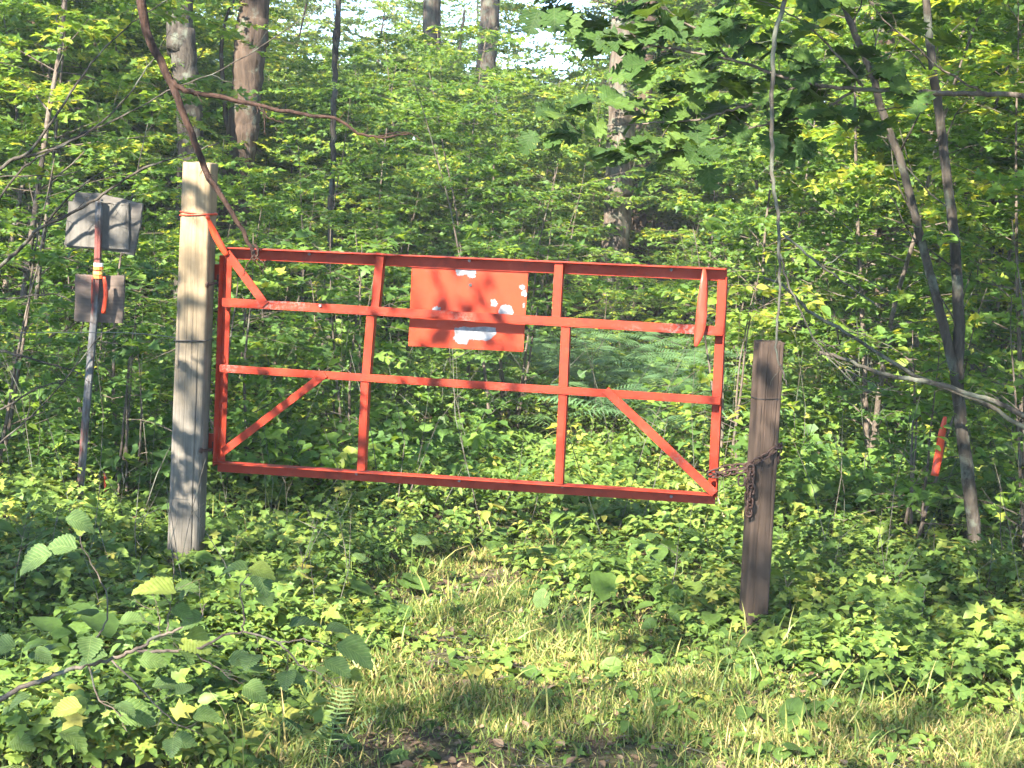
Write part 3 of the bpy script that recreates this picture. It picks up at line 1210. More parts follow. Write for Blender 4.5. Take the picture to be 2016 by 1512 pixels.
# brown dead bough hanging from the top left down to the gate's corner
YB = 6.4
root = empty('dead_bough', at(275, -60, YB), 'forked brown dead bough hanging from the top left down to the gate\'s top rail', 'branch')
mb = MB()
b1 = branch(mb, [(262, -120), (276, 0), (292, 70), (330, 150), (362, 225), (388, 290), (412, 352), (442, 395), (478, 455), (500, 497)], 0.021, 0.0085, YB, 1)
mb.build('main_stem', M['dead_brown'], root, True)
mb = MB()
b2 = branch(mb, [(330, 148), (352, 172), (385, 182), (440, 193), (520, 211), (600, 226), (668, 236), (705, 262), (745, 270), (805, 264)], 0.0135, 0.0035, YB, 2)
branch(mb, [(745, 268), (775, 262), (806, 263), (835, 280)], 0.003, 0.0015, YB, 3)
branch(mb, [(510, 210), (530, 232), (560, 243)], 0.004, 0.002, YB, 4)
branch(mb, [(518, 212), (521, 240), (522, 266)], 0.004, 0.0015, YB, 5)
mb.build('side_branch', M['dead_brown'], root, True)
mb = MB()
branch(mb, [(498, 488), (497, 510), (508, 520), (519, 540)], 0.006, 0.0018, YB, 6)
branch(mb, [(499, 495), (512, 512), (530, 530)], 0.005, 0.0015, YB, 7)
branch(mb, [(497, 505), (487, 520), (482, 538), (477, 542)], 0.004, 0.0015, YB, 8)
branch(mb, [(502, 480), (508, 500), (500, 515)], 0.007, 0.004, YB, 9)
twigs(mb, b2, 9, 0.10, 0.0022, 12)
twigs(mb, b1, 5, 0.06, 0.0022, 13, 0.3, 0.75)
mb.build('twig', M['dead_brown'], root)

# thin grey dead branch hanging in front of the dark post
YC = 5.75
root = empty('dead_bough', at(1545, -60, YC), 'thin grey dead branch hanging straight down over the dark brown post', 'branch')
mb = MB()
c1 = branch(mb, [(1556, -80), (1545, 0), (1528, 60), (1521, 140), (1520, 250), (1520, 340), (1530, 420), (1533, 470), (1535, 560), (1530, 640), (1528, 690), (1540, 730), (1550, 760)], 0.0105, 0.0028, YC, 21)
mb.build('main_stem', M['dead_grey'], root, True)
mb = MB()
branch(mb, [(1541, 460), (1600, 510), (1650, 548), (1700, 582), (1733, 608)], 0.0052, 0.002, YC, 22)
branch(mb, [(1623, 522), (1650, 508), (1668, 492), (1674, 487)], 0.0024, 0.0012, YC, 23)
mb.build('side_branch', M['dead_grey'], root, True)
mb = MB()
branch(mb, [(1536, 500), (1552, 560), (1570, 600), (1598, 660), (1640, 715), (1680, 752)], 0.0045, 0.002, YC, 24)
mb.build('side_branch', M['dead_grey'], root, True)
mb = MB()
twigs(mb, c1, 10, 0.12, 0.0016, 25, 0.1)
mb.build('twig', M['dead_grey'], root)

# two fallen limbs leaning in from the right
YD = 6.7
root = empty('fallen_limb', at(2040, 850, YD), 'broken lichen-grey limb with a pale snapped end slanting in from the right', 'branch')
mb = MB()
d1 = branch(mb, [(2080, 850), (2016, 818), (1960, 792), (1900, 772), (1830, 752), (1760, 742), (1700, 722), (1650, 702), (1613, 694)], 0.0135, 0.0075, YD, 31, rough=0.2)
mb.build('main_stem', M['dead_grey'], root, True)
mb = MB()
branch(mb, [(1600, 668), (1640, 706), (1668, 735), (1690, 762), (1730, 770), (1760, 760)], 0.003, 0.0015, YD - .1, 33)
branch(mb, [(1665, 728), (1700, 745), (1735, 765), (1790, 772)], 0.0036, 0.0015, YD - .1, 34)
branch(mb, [(1690, 760), (1712, 768), (1728, 752)], 0.0025, 0.0015, YD - .1, 35)
branch(mb, [(1610, 672), (1640, 682), (1680, 666), (1708, 655)], 0.0025, 0.0012, YD - .1, 36)
twigs(mb, d1, 14, 0.13, 0.002, 37, 0.05)
mb.build('twig', M['dead_grey'], root, True)
root = empty('fallen_limb', at(2040, 880, YD + 0.15), 'long dark dead limb slanting behind the broken grey limb at right', 'branch')
mb = MB()
e1 = branch(mb, [(2060, 868), (2000, 832), (1940, 795), (1880, 770), (1800, 738), (1720, 690), (1650, 645), (1590, 610), (1560, 578), (1530, 556), (1504, 546)], 0.0115, 0.0055, YD + 0.15, 41, rough=0.15)
mb.build('main_stem', M['dead_grey'], root, True)
mb = MB()
branch(mb, [(1532, 558), (1528, 540), (1524, 522)], 0.003, 0.002, YD + .15, 42)
twigs(mb, e1, 12, 0.14, 0.002, 43, 0.05)
mb.build('twig', M['twig'], root, True)

# lichened boughs reaching in from the left
YF = 6.9
root = empty('lichened_bough', at(40, 490, YF), 'lichened bare bough sweeping up to the right past the old sign', 'branch')
mb = MB()
f1 = branch(mb, [(-40, 560), (48, 482), (70, 455), (100, 438), (150, 415), (215, 375), (262, 343), (320, 318), (370, 304), (432, 280)], 0.010, 0.0028, YF, 51, rough=0.2)
branch(mb, [(90, 440), (120, 405), (160, 368), (200, 338), (240, 318)], 0.006, 0.002, YF, 52)
twigs(mb, f1, 12, 0.18, 0.0022, 53)
mb.build('branch', M['bark_grey'], root, True)
root = empty('lichened_bough', at(-40, 400, YF + .2), 'long bare bough crossing the upper left corner towards the trees', 'branch')
mb = MB()
f2 = branch(mb, [(-60, 380), (20, 318), (60, 298), (115, 220), (180, 125), (260, 45), (330, 0)], 0.009, 0.002, YF + .2, 55, rough=0.2)
f3 = branch(mb, [(20, 316), (110, 292), (180, 255), (250, 190), (300, 118), (335, 60)], 0.006, 0.002, YF + .2, 56)
f4 = branch(mb, [(-60, 470), (30, 350), (60, 320), (150, 270), (240, 230), (330, 180), (440, 135), (560, 60), (640, 5)], 0.006, 0.0018, YF + .3, 57)
f5 = branch(mb, [(-40, 350), (60, 346), (140, 342), (190, 310)], 0.004, 0.0015, YF + .1, 58)
for k_, ff in enumerate((f2, f3, f4)): twigs(mb, ff, 10, 0.22, 0.0018, 60 + k_)
mb.build('branch', M['bark_grey'], root, True)
root = empty('lichened_bough', at(-40, 690, YF + .3), 'pale bare limbs poking in low at the left edge below the sign boards', 'branch')
mb = MB()
f6 = branch(mb, [(-60, 678), (0, 690), (60, 706), (120, 722), (160, 735)], 0.009, 0.003, YF + .3, 65, rough=0.25)
f7 = branch(mb, [(-60, 840), (30, 790), (80, 762), (130, 750)], 0.007, 0.003, YF + .4, 66)
f8 = branch(mb, [(-60, 590), (40, 585), (110, 580), (145, 596)], 0.005, 0.002, YF + .4, 67)
f9 = branch(mb, [(-40, 905), (50, 830), (100, 780), (150, 720), (200, 660), (262, 630)], 0.005, 0.002, YF + .5, 68)
for k_, ff in enumerate((f6, f7, f9)): twigs(mb, ff, 9, 0.2, 0.0018, 70 + k_)
mb.build('branch', M['bark_grey'], root, True)


# ---------------------------------------------------------------- oak branch with big leaves, top right
def leaf_mesh(name, tpl, mat, tint, curl=0.0, seed=0):
    V0, T0 = tpl
    V = V0.copy()
    r = random.Random(seed)
    V[:, 2] += curl * V[:, 0] ** 2 + 0.06 * np.array([noise.noise(Vector((v[0] * 3, v[1] * 3, seed))) for v in V])
    V[:, 1] *= r.uniform(0.85, 1.1)
    return tri_mesh(name, V, T0, mat, np.full(len(V), tint), True)


OAKM = [leaf_mesh('oak_leaf', OAK, M['oak'], t, c, i) for i, (t, c) in enumerate(((0.1, -0.15), (0.35, 0.1), (0.55, -0.3), (0.8, -0.05), (0.25, -0.4), (1.0, -0.1)))]
HAZM = [leaf_mesh('hazel_leaf', HAZEL, M['hazel'], t, c, i + 20) for i, (t, c) in enumerate(((0.1, -0.1), (0.4, 0.05), (0.6, -0.25), (0.95, -0.1), (0.2, -0.3)))]


def place_leaf(me, parent, pos, nrm, head, size):
    nrm = nrm.normalized()
    d = (head - nrm * head.dot(nrm))
    d = d.normalized() if d.length > 1e-4 else nrm.orthogonal().normalized()
    y = nrm.cross(d)
    o = link('leaf', me, parent)
    o.matrix_local = Matrix.Translation(pos - parent.location) @ Matrix((d, y, nrm)).transposed().to_4x4() @ Matrix.Scale(size, 4)
    return o


YO = 6.0
oak = empty('oak_bough', at(2040, 190, YO), 'leafy dark oak bough reaching in from the top right above the gate', 'branch')
mb = MB()
oo = []
oo.append(branch(mb, [(2090, 190), (2016, 188), (1930, 185), (1850, 182), (1780, 180), (1700, 176), (1640, 172), (1575, 160), (1510, 140), (1440, 118), (1380, 105), (1300, 92), (1240, 80)], 0.0125, 0.003, YO, 81, rough=0.15))
oo.append(branch(mb, [(1580, 163), (1530, 190), (1480, 205), (1420, 222), (1380, 235), (1320, 240), (1240, 244), (1180, 250), (1130, 262)], 0.007, 0.002, YO, 82))
oo.append(branch(mb, [(1680, 178), (1640, 205), (1590, 228), (1540, 238), (1480, 250), (1410, 272), (1350, 285), (1290, 288)], 0.006, 0.002, YO + .05, 83))
oo.append(branch(mb, [(1440, 118), (1400, 78), (1350, 45), (1280, 30), (1200, 10), (1100, -20)], 0.005, 0.002, YO + .05, 84))
oo.append(branch(mb, [(1700, 170), (1650, 110), (1600, 60), (1540, 20), (1470, -10)], 0.006, 0.002, YO - .05, 85))
oo.append(branch(mb, [(1930, 180), (1860, 140), (1800, 90), (1740, 40), (1700, -20)], 0.005, 0.002, YO - .05, 86))
oo.append(branch(mb, [(1150, -60), (1110, -10), (1085, 30), (1060, 50)], 0.006, 0.002, YO + .1, 87))
oo.append(branch(mb, [(1850, 182), (1800, 205), (1750, 215), (1690, 225)], 0.004, 0.0015, YO + .1, 88))
mb.build('branch', M['twig'], oak, True)
mb = MB()
tips = []
for i, (pth, n) in enumerate(zip(oo, (17, 12, 11, 9, 10, 7, 4, 4))):
    tips += twigs(mb, pth, n, 0.17, 0.0018, 90 + i, 0.15 if i else 0.35, 1.0, 0.0, 1.1)
    tips.append((pth[-1], (pth[-1] - pth[-3]).normalized()))
mb.build('twig', M['twig'], oak)
r = random.Random(5)
nleaf = 0
for p, v in tips:
    for k in range(r.choice((2, 2, 3, 3))):
        if nleaf >= 290: break
        h = (v + Vector((r.uniform(-.9, .9), r.uniform(-.7, .7), r.uniform(-.7, .15)))).normalized()
        nrm = Vector((r.uniform(-.45, .45), r.uniform(-.75, .35), r.uniform(.5, 1.0)))
        place_leaf(r.choice(OAKM), oak, p + h * 0.008, nrm, h, r.uniform(0.09, 0.15))
        nleaf += 1
# the few single leaves that stand out against the light
for x, y, hx, hz, sz, q in ((1062, 15, -.3, -1, .15, 0), (1090, 10, .2, -1, .17, 1), (1055, 255, -.35, -.8, .13, 4), (1075, 270, .6, -.5, .09, 2), (1392, 318, .1, -1, .15, 2), (1225, 285, -.2, -1, .10, 3),
                            (1150, 262, -1, -.25, .14, 0), (1170, 215, -1, .2, .13, 1), (1195, 240, -.8, -.6, .13, 5), (1250, 150, -1, .3, .15, 3), (1275, 115, -.9, .3, .15, 0), (1230, 290, -.6, -.7, .12, 1), (1110, 20, .35, -1, .16, 3)):
    place_leaf(OAKM[q], oak, at(x, y, YO), Vector((r.uniform(-.3, .3), -0.9, .5)), Vector((hx, 0.1, hz)), sz * .8)

# ---------------------------------------------------------------- hazel branch in front, bottom left
YH = 4.15
hz_ = empty('hazel_bough', at(-40, 1390, YH), 'thin forking bough with large serrated leaves over the bottom left corner', 'branch')
mb = MB()
hh = []
hh.append(branch(mb, [(-60, 1395), (0, 1375), (50, 1350), (100, 1332), (160, 1312), (220, 1297), (270, 1277), (310, 1255), (345, 1240), (390, 1225), (398, 1200), (405, 1188)], 0.009, 0.0015, YH, 101, rough=0.2))
hh.append(branch(mb, [(270, 1280), (320, 1282), (370, 1280), (410, 1268), (450, 1248), (500, 1248), (550, 1265), (590, 1310), (625, 1325), (650, 1345), (672, 1352)], 0.005, 0.0013, YH, 102))
hh.append(branch(mb, [(550, 1265), (600, 1258), (640, 1270), (680, 1290)], 0.0026, 0.001, YH, 103))
hh.append(branch(mb, [(475, 1245), (480, 1210), (473, 1160), (488, 1130)], 0.003, 0.0012, YH, 104))
hh.append(branch(mb, [(368, 1280), (420, 1310), (450, 1335), (480, 1350)], 0.0026, 0.001, YH, 105))
hh.append(branch(mb, [(175, 1312), (190, 1370), (230, 1400), (250, 1440)], 0.003, 0.001, YH, 106))
hh.append(branch(mb, [(330, 1247), (334, 1200), (345, 1155)], 0.0024, 0.001, YH, 107))
hh.append(branch(mb, [(318, 1255), (312, 1215), (308, 1185)], 0.0022, 0.001, YH, 108))
hh.append(branch(mb, [(220, 1300), (290, 1370), (340, 1420), (400, 1450)], 0.0030, 0.001, YH - .1, 109))
hh.append(branch(mb, [(190, 1255), (210, 1220), (205, 1160), (165, 1080), (150, 1030), (135, 1000)], 0.0028, 0.001, YH + .2, 110))
mb.build('branch', M['twig'], hz_, True)
mb = MB()
tips = []
for i, pth in enumerate(hh): tips += twigs(mb, pth, 4, 0.10, 0.0012, 120 + i, 0.3)
mb.build('twig', M['twig'], hz_)
r = random.Random(11)
spots = [(345, 1165, -1, -.1, .15), (340, 1160, .9, -.25, .13), (488, 1120, -.9, -.1, .12), (490, 1118, 1, -.15, .13), (640, 1240, .9, .1, .10), (665, 1268, .7, -.9, .16), (570, 1232, .9, .05, .12),
         (400, 1215, -.9, -.1, .1), (360, 1250, .8, -.5, .13), (180, 1252, -.15, -1, .14), (210, 1290, -1, -.15, .13), (30, 1270, -1, -.1, .12), (60, 1285, .6, -.2, .10), (235, 1225, .9, .05, .12),
         (150, 1078, -.8, .2, .12), (130, 1020, .9, .3, .11), (480, 1350, .9, -.6, .1), (450, 1300, .8, -.6, .11), (560, 1330, .9, -.2, .10), (300, 1350, .9, -.3, .13), (160, 1390, -.9, -.2, .14), (230, 1405, .9, -.1, .15), (120, 1440, .8, -.2, .13),
         (60, 1370, -.5, -.9, .11), (275, 1300, .8, .3, .10), (330, 1460, .9, -.2, .12), (100, 1090, -1, -.1, .13), (380, 1410, .8, .0, .10), (20, 1460, .8, -.3, .12), (640, 1300, .4, -1, .11)]
for x, y, hx, hz, sz in spots:
    place_leaf(r.choice(HAZM), hz_, at(x, y, YH - r.uniform(-.05, .12)), Vector((r.uniform(-.25, .25), r.uniform(-.75, -.1), 1)), Vector((hx, r.uniform(-.3, .3), hz * .8)), sz * r.uniform(.58, .8))
for p, v in tips:
    if r.random() < 0.45:
        place_leaf(r.choice(HAZM), hz_, p, Vector((r.uniform(-.4, .4), r.uniform(-.6, .2), 1)), v + Vector((0, 0, -.3)), r.uniform(.04, .075))


# ---------------------------------------------------------------- saplings, shrubs and trees
def sapling(seed, H, Rr, nb, z0, leafsize, tpl, mat, leaf_per_m=55, stems=1, r0=None, arch=0.25, tilt=0.42, bark='twig', tintc=(0.45, 0.22), sides=5):
    """returns (stem mesh, crown mesh) in local space, base at origin"""
    r = random.Random(seed)
    q = np.random.default_rng(seed)
    mb = MB()
    Lp, Lh = [], []
    r0 = r0 or 0.005 + 0.0048 * H
    for s_ in range(stems):
        lean = Vector((r.uniform(-.18, .18), r.uniform(-.18, .18), 1)) if stems > 1 else Vector((r.uniform(-.07, .07), r.uniform(-.07, .07), 1))
        p = Vector((r.uniform(-.08, .08), r.uniform(-.08, .08), -0.1)) if stems > 1 else Vector((0, 0, -0.1))
        path = [p]
        hs = H * r.uniform(0.7, 1.0) if stems > 1 else H
        K = 9
        for i in range(K):
            lean = (lean + Vector((r.uniform(-.09, .09), r.uniform(-.09, .09), 0))).normalized()
            path.append(path[-1] + lean * (hs / K))
        path = smooth_path(path, 2)
        mb.tube(path, taper(len(path), r0, r0 * 0.15, 0.85), sides + 1 if H < 6 else 8, 0.06)
        for b in range(nb // stems):
            t = z0 + (1 - z0) * (b + r.random()) / (nb / stems)
            k = min(int(t * (len(path) - 1)), len(path) - 2)
            p0 = path[k]
            a = b * 2.4 + r.uniform(-.5, .5) + s_
            shape = math.sin(math.pi * min(1.0, 0.22 + 0.78 * (1 - (t - z0) / (1 - z0 + 1e-6)))) ** 0.6
            L = Rr * (0.35 + 0.75 * shape) * r.uniform(0.6, 1.1)
            v = Vector((math.cos(a), math.sin(a), r.uniform(0.1, 0.7)))
            v.normalize()
            pts = [p0]
            nseg = 5
            for j in range(nseg):
                v = (v + Vector((r.uniform(-.2, .2), r.uniform(-.2, .2), r.uniform(-.12, .1) - arch * 0.25))).normalized()
                pts.append(pts[-1] + v * L / nseg)
            rb_ = max(0.0025, r0 * (1 - t) * 0.45)
            mb.tube(pts, taper(nseg + 1, rb_, 0.0012), 4, 0, cap=False)
            # side twigs carry the leaves
            nt_ = max(3, int(L * 7))
            for w in range(nt_):
                tt = 0.2 + 0.8 * (w + r.random()) / nt_
                kk = min(int(tt * nseg), nseg - 1)
                b0 = pts[kk].lerp(pts[kk + 1], tt * nseg - kk)
                d0 = (pts[kk + 1] - pts[kk]).normalized()
                sd = Vector((-d0.y, d0.x, 0)) * r.choice((-1, 1))
                tv = (d0 * r.uniform(.3, 1.0) + sd * r.uniform(.3, 1) + Vector((0, 0, r.uniform(-.3, .25)))).normalized()
                TL = L * r.uniform(0.18, 0.42)
                b1_ = b0 + tv * TL + Vector((0, 0, -0.1 * TL))
                if w % 2 == 0 and H < 7: mb.tube([b0, b1_], [0.0016, 0.0008], 3, 0, cap=False)
                nl = max(3, int(TL * leaf_per_m))
                for z in range(nl):
                    f = (z + r.random()) / nl
                    pp_ = b0.lerp(b1_, f)
                    side = Vector((-tv.y, tv.x, 0)) * (1 if z % 2 else -1)
                    h = tv * r.uniform(.2, 1) + side * r.uniform(.3, 1.1) + Vector((0, 0, r.uniform(-.5, .1)))
                    off = h.normalized() * leafsize * r.uniform(.1, .7)
                    Lp.append(pp_ + off)
                    Lh.append(h)
    n = len(Lp)
    pos, hd = np.array([tuple(x) for x in Lp]), np.array([tuple(x) for x in Lh])
    nrm = up_normals(n, tilt, q)
    size = leafsize * q.uniform(0.55, 1.25, n)
    tint = np.clip(q.normal(tintc[0], tintc[1], n), 0, 1)
    V, T, A = leaves(tpl, pos, nrm, hd, size, tint)
    sV, sT = mb.arrays()
    return (sV, sT), (V, T, A), n


KINDS = {}
tot = 0


def kind(name, mat='maple', bark='twig', **kw):
    global tot
    st_, cr, n = sapling(mat=None, **kw)
    stem_me = tri_mesh(name + '_stem', st_[0], st_[1], M[bark], np.full(len(st_[0]), .5), True)
    crown_me = tri_mesh(name + '_leaves', cr[0], cr[1], M[mat], cr[2], True)
    KINDS[name] = (stem_me, crown_me, st_, cr, mat, bark)
    tot += len(st_[1]) + len(cr[1])


for i in range(4):
    kind(f'shrub{i}', seed=100 + i, H=1.3 + 0.25 * i, Rr=0.50 + .06 * i, nb=28, z0=0.06, leafsize=0.072, tpl=OVATE if i % 2 else MAPLE, stems=4, leaf_per_m=60, tilt=.5, tintc=((.4, .2), (.55, .2), (.3, .2), (.5, .2))[i])
for i in range(5):
    kind(f'sap{i}', seed=200 + i, H=3.2 + 0.55 * i, Rr=0.95 + 0.1 * i, nb=34, z0=0.10, leafsize=0.078, tpl=MAPLE if i % 3 else MAPLE_LO, leaf_per_m=58, bark='twig', tilt=(.36, .6, .42, .55, .4)[i], tintc=((.45, .22), (.6, .2), (.35, .2), (.5, .25), (.55, .2))[i])
for i in range(4):
    kind(f'pole{i}', mat='canopy', seed=300 + i, H=8.5 + 1.2 * i, Rr=1.9 + 0.2 * i, nb=46, z0=0.16, leafsize=0.10, tpl=MAPLE_LO, leaf_per_m=32, bark='bark', tilt=0.55, tintc=(0.5, 0.25))
for i in range(2):
    kind(f'tall{i}', mat='canopy', seed=400 + i, H=15 + 2 * i, Rr=3.6, nb=46, z0=0.42, leafsize=0.17, tpl=MAPLE_LO, leaf_per_m=8, bark='bark', tilt=0.5, tintc=(0.5, 0.25), r0=0.17)
for i in range(2):
    kind(f'open{i}', mat='canopy', seed=500 + i, H=13, Rr=4.2, nb=17, z0=0.42, leafsize=0.18, tpl=MAPLE_LO, leaf_per_m=6.5, bark='bark', tilt=0.5, r0=0.15)
kind('spray', seed=530, H=3.9, Rr=0.8, nb=13, z0=0.25, leafsize=0.10, tpl=MAPLE_LO, leaf_per_m=18, bark='twig', tilt=0.5)
kind('oaktop', mat='oak', seed=520, H=9, Rr=3.0, nb=44, z0=0.45, leafsize=0.16, tpl=MAPLE_LO, leaf_per_m=6, bark='bark', tilt=0.5, r0=0.13)
print('kind tris', tot)


def plant(k, name, loc, rz, s, label, cat_, group=None, part='crown'):
    root = empty(name, loc, label, cat_, group, rz)
    root.scale = (s, s, s)
    a = link('trunk' if part == 'crown' else 'stems', KINDS[k][0], root)
    b = link('crown' if part == 'crown' else 'foliage', KINDS[k][1], root)
    return root


def px_of(x, y, z):
    v = cam_R.transposed() @ Vector((x, y, z - CAM_H))
    return 1008 + v.x / -v.z * F_PX, 756 - v.y / -v.z * F_PX


# --- named thin trees at the right: a double stem forking low, near
def stem_tree(name, paths, radii, mat, label, cat_='tree', base=None, extra=None, rough=0.03, sides=10, jit=0.003, seed=0):
    root = empty(name, base, label, cat_)
    mb = MB()
    for i, (pth, (a, b)) in enumerate(zip(paths, radii)):
        S_ = smooth_path(pth, 6, jit, seed + i)
        mb.tube(S_, taper(len(S_), a, b), sides, rough)
        if extra: twigs(mb, S_, extra, 0.5, min(0.006, a * 0.3), seed + 7 + i, 0.3, 1, 0.3)
    mb.build('trunk', M[mat], root, True)
    return root


YT = onground(1925, 1140).y
bs = onground(1925, 1140)
stem_tree('young_tree', [[bs - Vector((0, 0, .1)), at(1915, 1020, YT), at(1898, 880, YT), at(1885, 760, YT), at(1888, 640, YT), at(1880, 480, YT), at(1868, 380, YT + .05), at(1850, 230, YT + .1), at(1832, 100, YT + .1), at(1820, -40, YT + .1), at(1800, -300, YT + .1)],
                        [at(1888, 780, YT), at(1872, 700, YT - .02), at(1850, 610, YT - .02), at(1826, 520, YT - .02), at(1800, 420, YT - .02), at(1775, 320, YT), at(1740, 230, YT), at(1718, 150, YT), at(1685, 70, YT), at(1655, -10, YT), at(1600, -200, YT)]],
          [(0.034, 0.016), (0.024, 0.014)], 'bark_grey', 'slim grey twin-stemmed young tree forking low at the right', base=bs, extra=9, seed=140)

# --- big trunks among the leaves
def big_tree(pxs, D, wpx, label, mat='bark', crown=None, seed=0, limbs=()):
    """pxs: pixels of the trunk's centre line from low to high"""
    P = [at(x, y, D) for x, y in pxs]
    lo, hi = P[0], P[-1]
    b = lo + (lo - P[1]).normalized() * 0.0
    dirn = (P[1] - P[0]); dirn = dirn / max(dirn.z, .01)
    basep = lo - dirn * (lo.z + 0.1)
    basep.x = lo.x - dirn.x * lo.z * 0.4
    top = hi + Vector((dirn.x * 0.3, 0, 1)) * (15 - hi.z if hi.z < 14 else 1)
    rad = wpx / F_PX * D / 2
    base = Vector((basep.x, basep.y, 0))
    root = empty('tree', base, label, 'tree')
    mb = MB()
    S_ = smooth_path([basep] + P + [hi.lerp(top, 0.5), top], 8, 0.01, seed)
    k = len(S_)
    rr = [rad * (1.25 if s_.z < 0.3 else 1.0) * (1 - 0.55 * max(0, (s_.z - hi.z)) / max(.5, top.z - hi.z)) for s_ in S_]
    mb.tube(S_, rr, 18, 0.05)
    for lp, lr in limbs:
        Q = smooth_path([at(x, y, D) for x, y in lp], 5, 0.01, seed + 3)
        mb.tube(Q, taper(len(Q), lr, lr * .4), 8, 0.1)
    mb.build('trunk', M[mat], root, True)
    if crown:
        c = link('crown', KINDS[crown][1], root)
        c.location = (0, 0, top.z - 12.5)
        c.rotation_euler = (0, 0, seed * 1.3)
    return root


big_tree([(368, 520), (372, 380), (376, 300), (372, 220), (366, 150), (358, 60), (354, 0)], 15.0, 50, 'grey lichen-spotted tree trunk behind the dead bough at upper left', 'bark_grey', 'tall0', 1)
big_tree([(455, 480), (463, 380), (476, 280), (484, 200), (492, 110), (497, 40), (500, 0)], 15.6, 60, 'thick brown tree trunk with sunlit bark right of the grey trunk at upper left', 'bark', 'tall1', 2, [([(455, 300), (440, 180), (438, 60), (460, 0)], 0.03)])
big_tree([(1206, 560), (1212, 470), (1216, 400), (1219, 330), (1224, 240), (1228, 150), (1232, 40), (1234, 0)], 18.0, 54, 'tall thick tree trunk right of centre behind the oak leaves', 'bark_pale', 'tall0', 3)
big_tree([(1250, 560), (1254, 480), (1257, 420), (1260, 360), (1262, 300)], 20.0, 34, 'darker tree trunk close against the right side of the tall thick centre trunk', 'bark', None, 4)
big_tree([(925, 420), (935, 340), (945, 240), (956, 140), (962, 60), (966, 0)], 30.0, 38, 'pale distant tree trunk just left of the gap of blue sky', 'bark_pale', None, 5, [([(930, 330), (915, 260), (895, 190), (905, 90), (915, 20)], 0.05)])
big_tree([(846, 420), (850, 250), (852, 120), (850, 0)], 26.0, 34, 'distant tree trunk veiled with leaves, left of the pale trunk', 'bark_pale', None, 6)
big_tree([(1740, 560), (1745, 380), (1746, 200), (1744, 60), (1742, 0)], 14.0, 32, 'dark mossy tree trunk between the twin stems at upper right', 'bark', 'tall1', 7)
big_tree([(652, 420), (655, 300), (658, 180), (662, 60), (664, 0)], 13.0, 11, 'thin straight young tree between the brown trunk and the sky gap', 'bark_grey', None, 8)
big_tree([(1297, 560), (1296, 460), (1294, 400)], 22.0, 18, 'short stretch of dark trunk right of the two centre trunks', 'bark', None, 9)
big_tree([(1960, 500), (1955, 300), (1945, 120), (1940, 0)], 17.0, 26, 'grey tree trunk half hidden by leaves in the upper right corner', 'bark_grey', 'tall0', 10)
big_tree([(90, 600), (84, 420), (78, 200), (70, 0)], 18.0, 30, 'dim tree trunk behind the bare boughs at the far left', 'bark', 'tall1', 11)

def skyline(px):
    """lowest photo row the far trees may reach, so that the gap of sky stays open"""
    if 890 < px < 1190: return 130 if 1010 < px < 1170 else 40
    if 540 < px < 720: return 110
    return -9999


TRUNKS = [(310, 395, 15.3, 250), (450, 530, 15.9, 290), (1175, 1290, 18.3, 480), (1725, 1765, 13.8, 190), (648, 668, 12.8, 330)]


def clear_limit(px, y):
    """saplings standing in front of a big trunk stay below its visible stretch"""
    lim = -9999
    for a_, b_, D_, row in TRUNKS:
        if y < D_ + 0.4 and a_ < px < b_: lim = max(lim, row)
    return lim


def fit(x, y, k, s_, smin=0.35, loose=False):
    """shrink a tree until it clears the gap of sky and the trunks behind it"""
    while s_ > smin:
        H = Hs[k] * s_
        Rr = Rs[k[:2]] * s_ * 0.75
        ok = True
        for j_ in range(-3, 4):
            px, py = px_of(x + Rr * j_ / 3, y, H * (1 - 0.12 * abs(j_) / 3 * 3 * .5))
            if py < ((70 if 1045 < px < 1165 else -9999) if loose else skyline(px)) or py < clear_limit(px, y): ok = False
        if ok: return s_
        s_ *= 0.93
    return None


Hs = {f'shrub{i}': 1.3 + .25 * i for i in range(4)} | {f'sap{i}': 3.2 + .55 * i for i in range(5)} | {f'pole{i}': 8.5 + 1.2 * i for i in range(4)} | {'tall0': 15, 'tall1': 17}
Rs = {'sh': .6, 'sa': 1.2, 'po': 2.1, 'ta': 3.6}
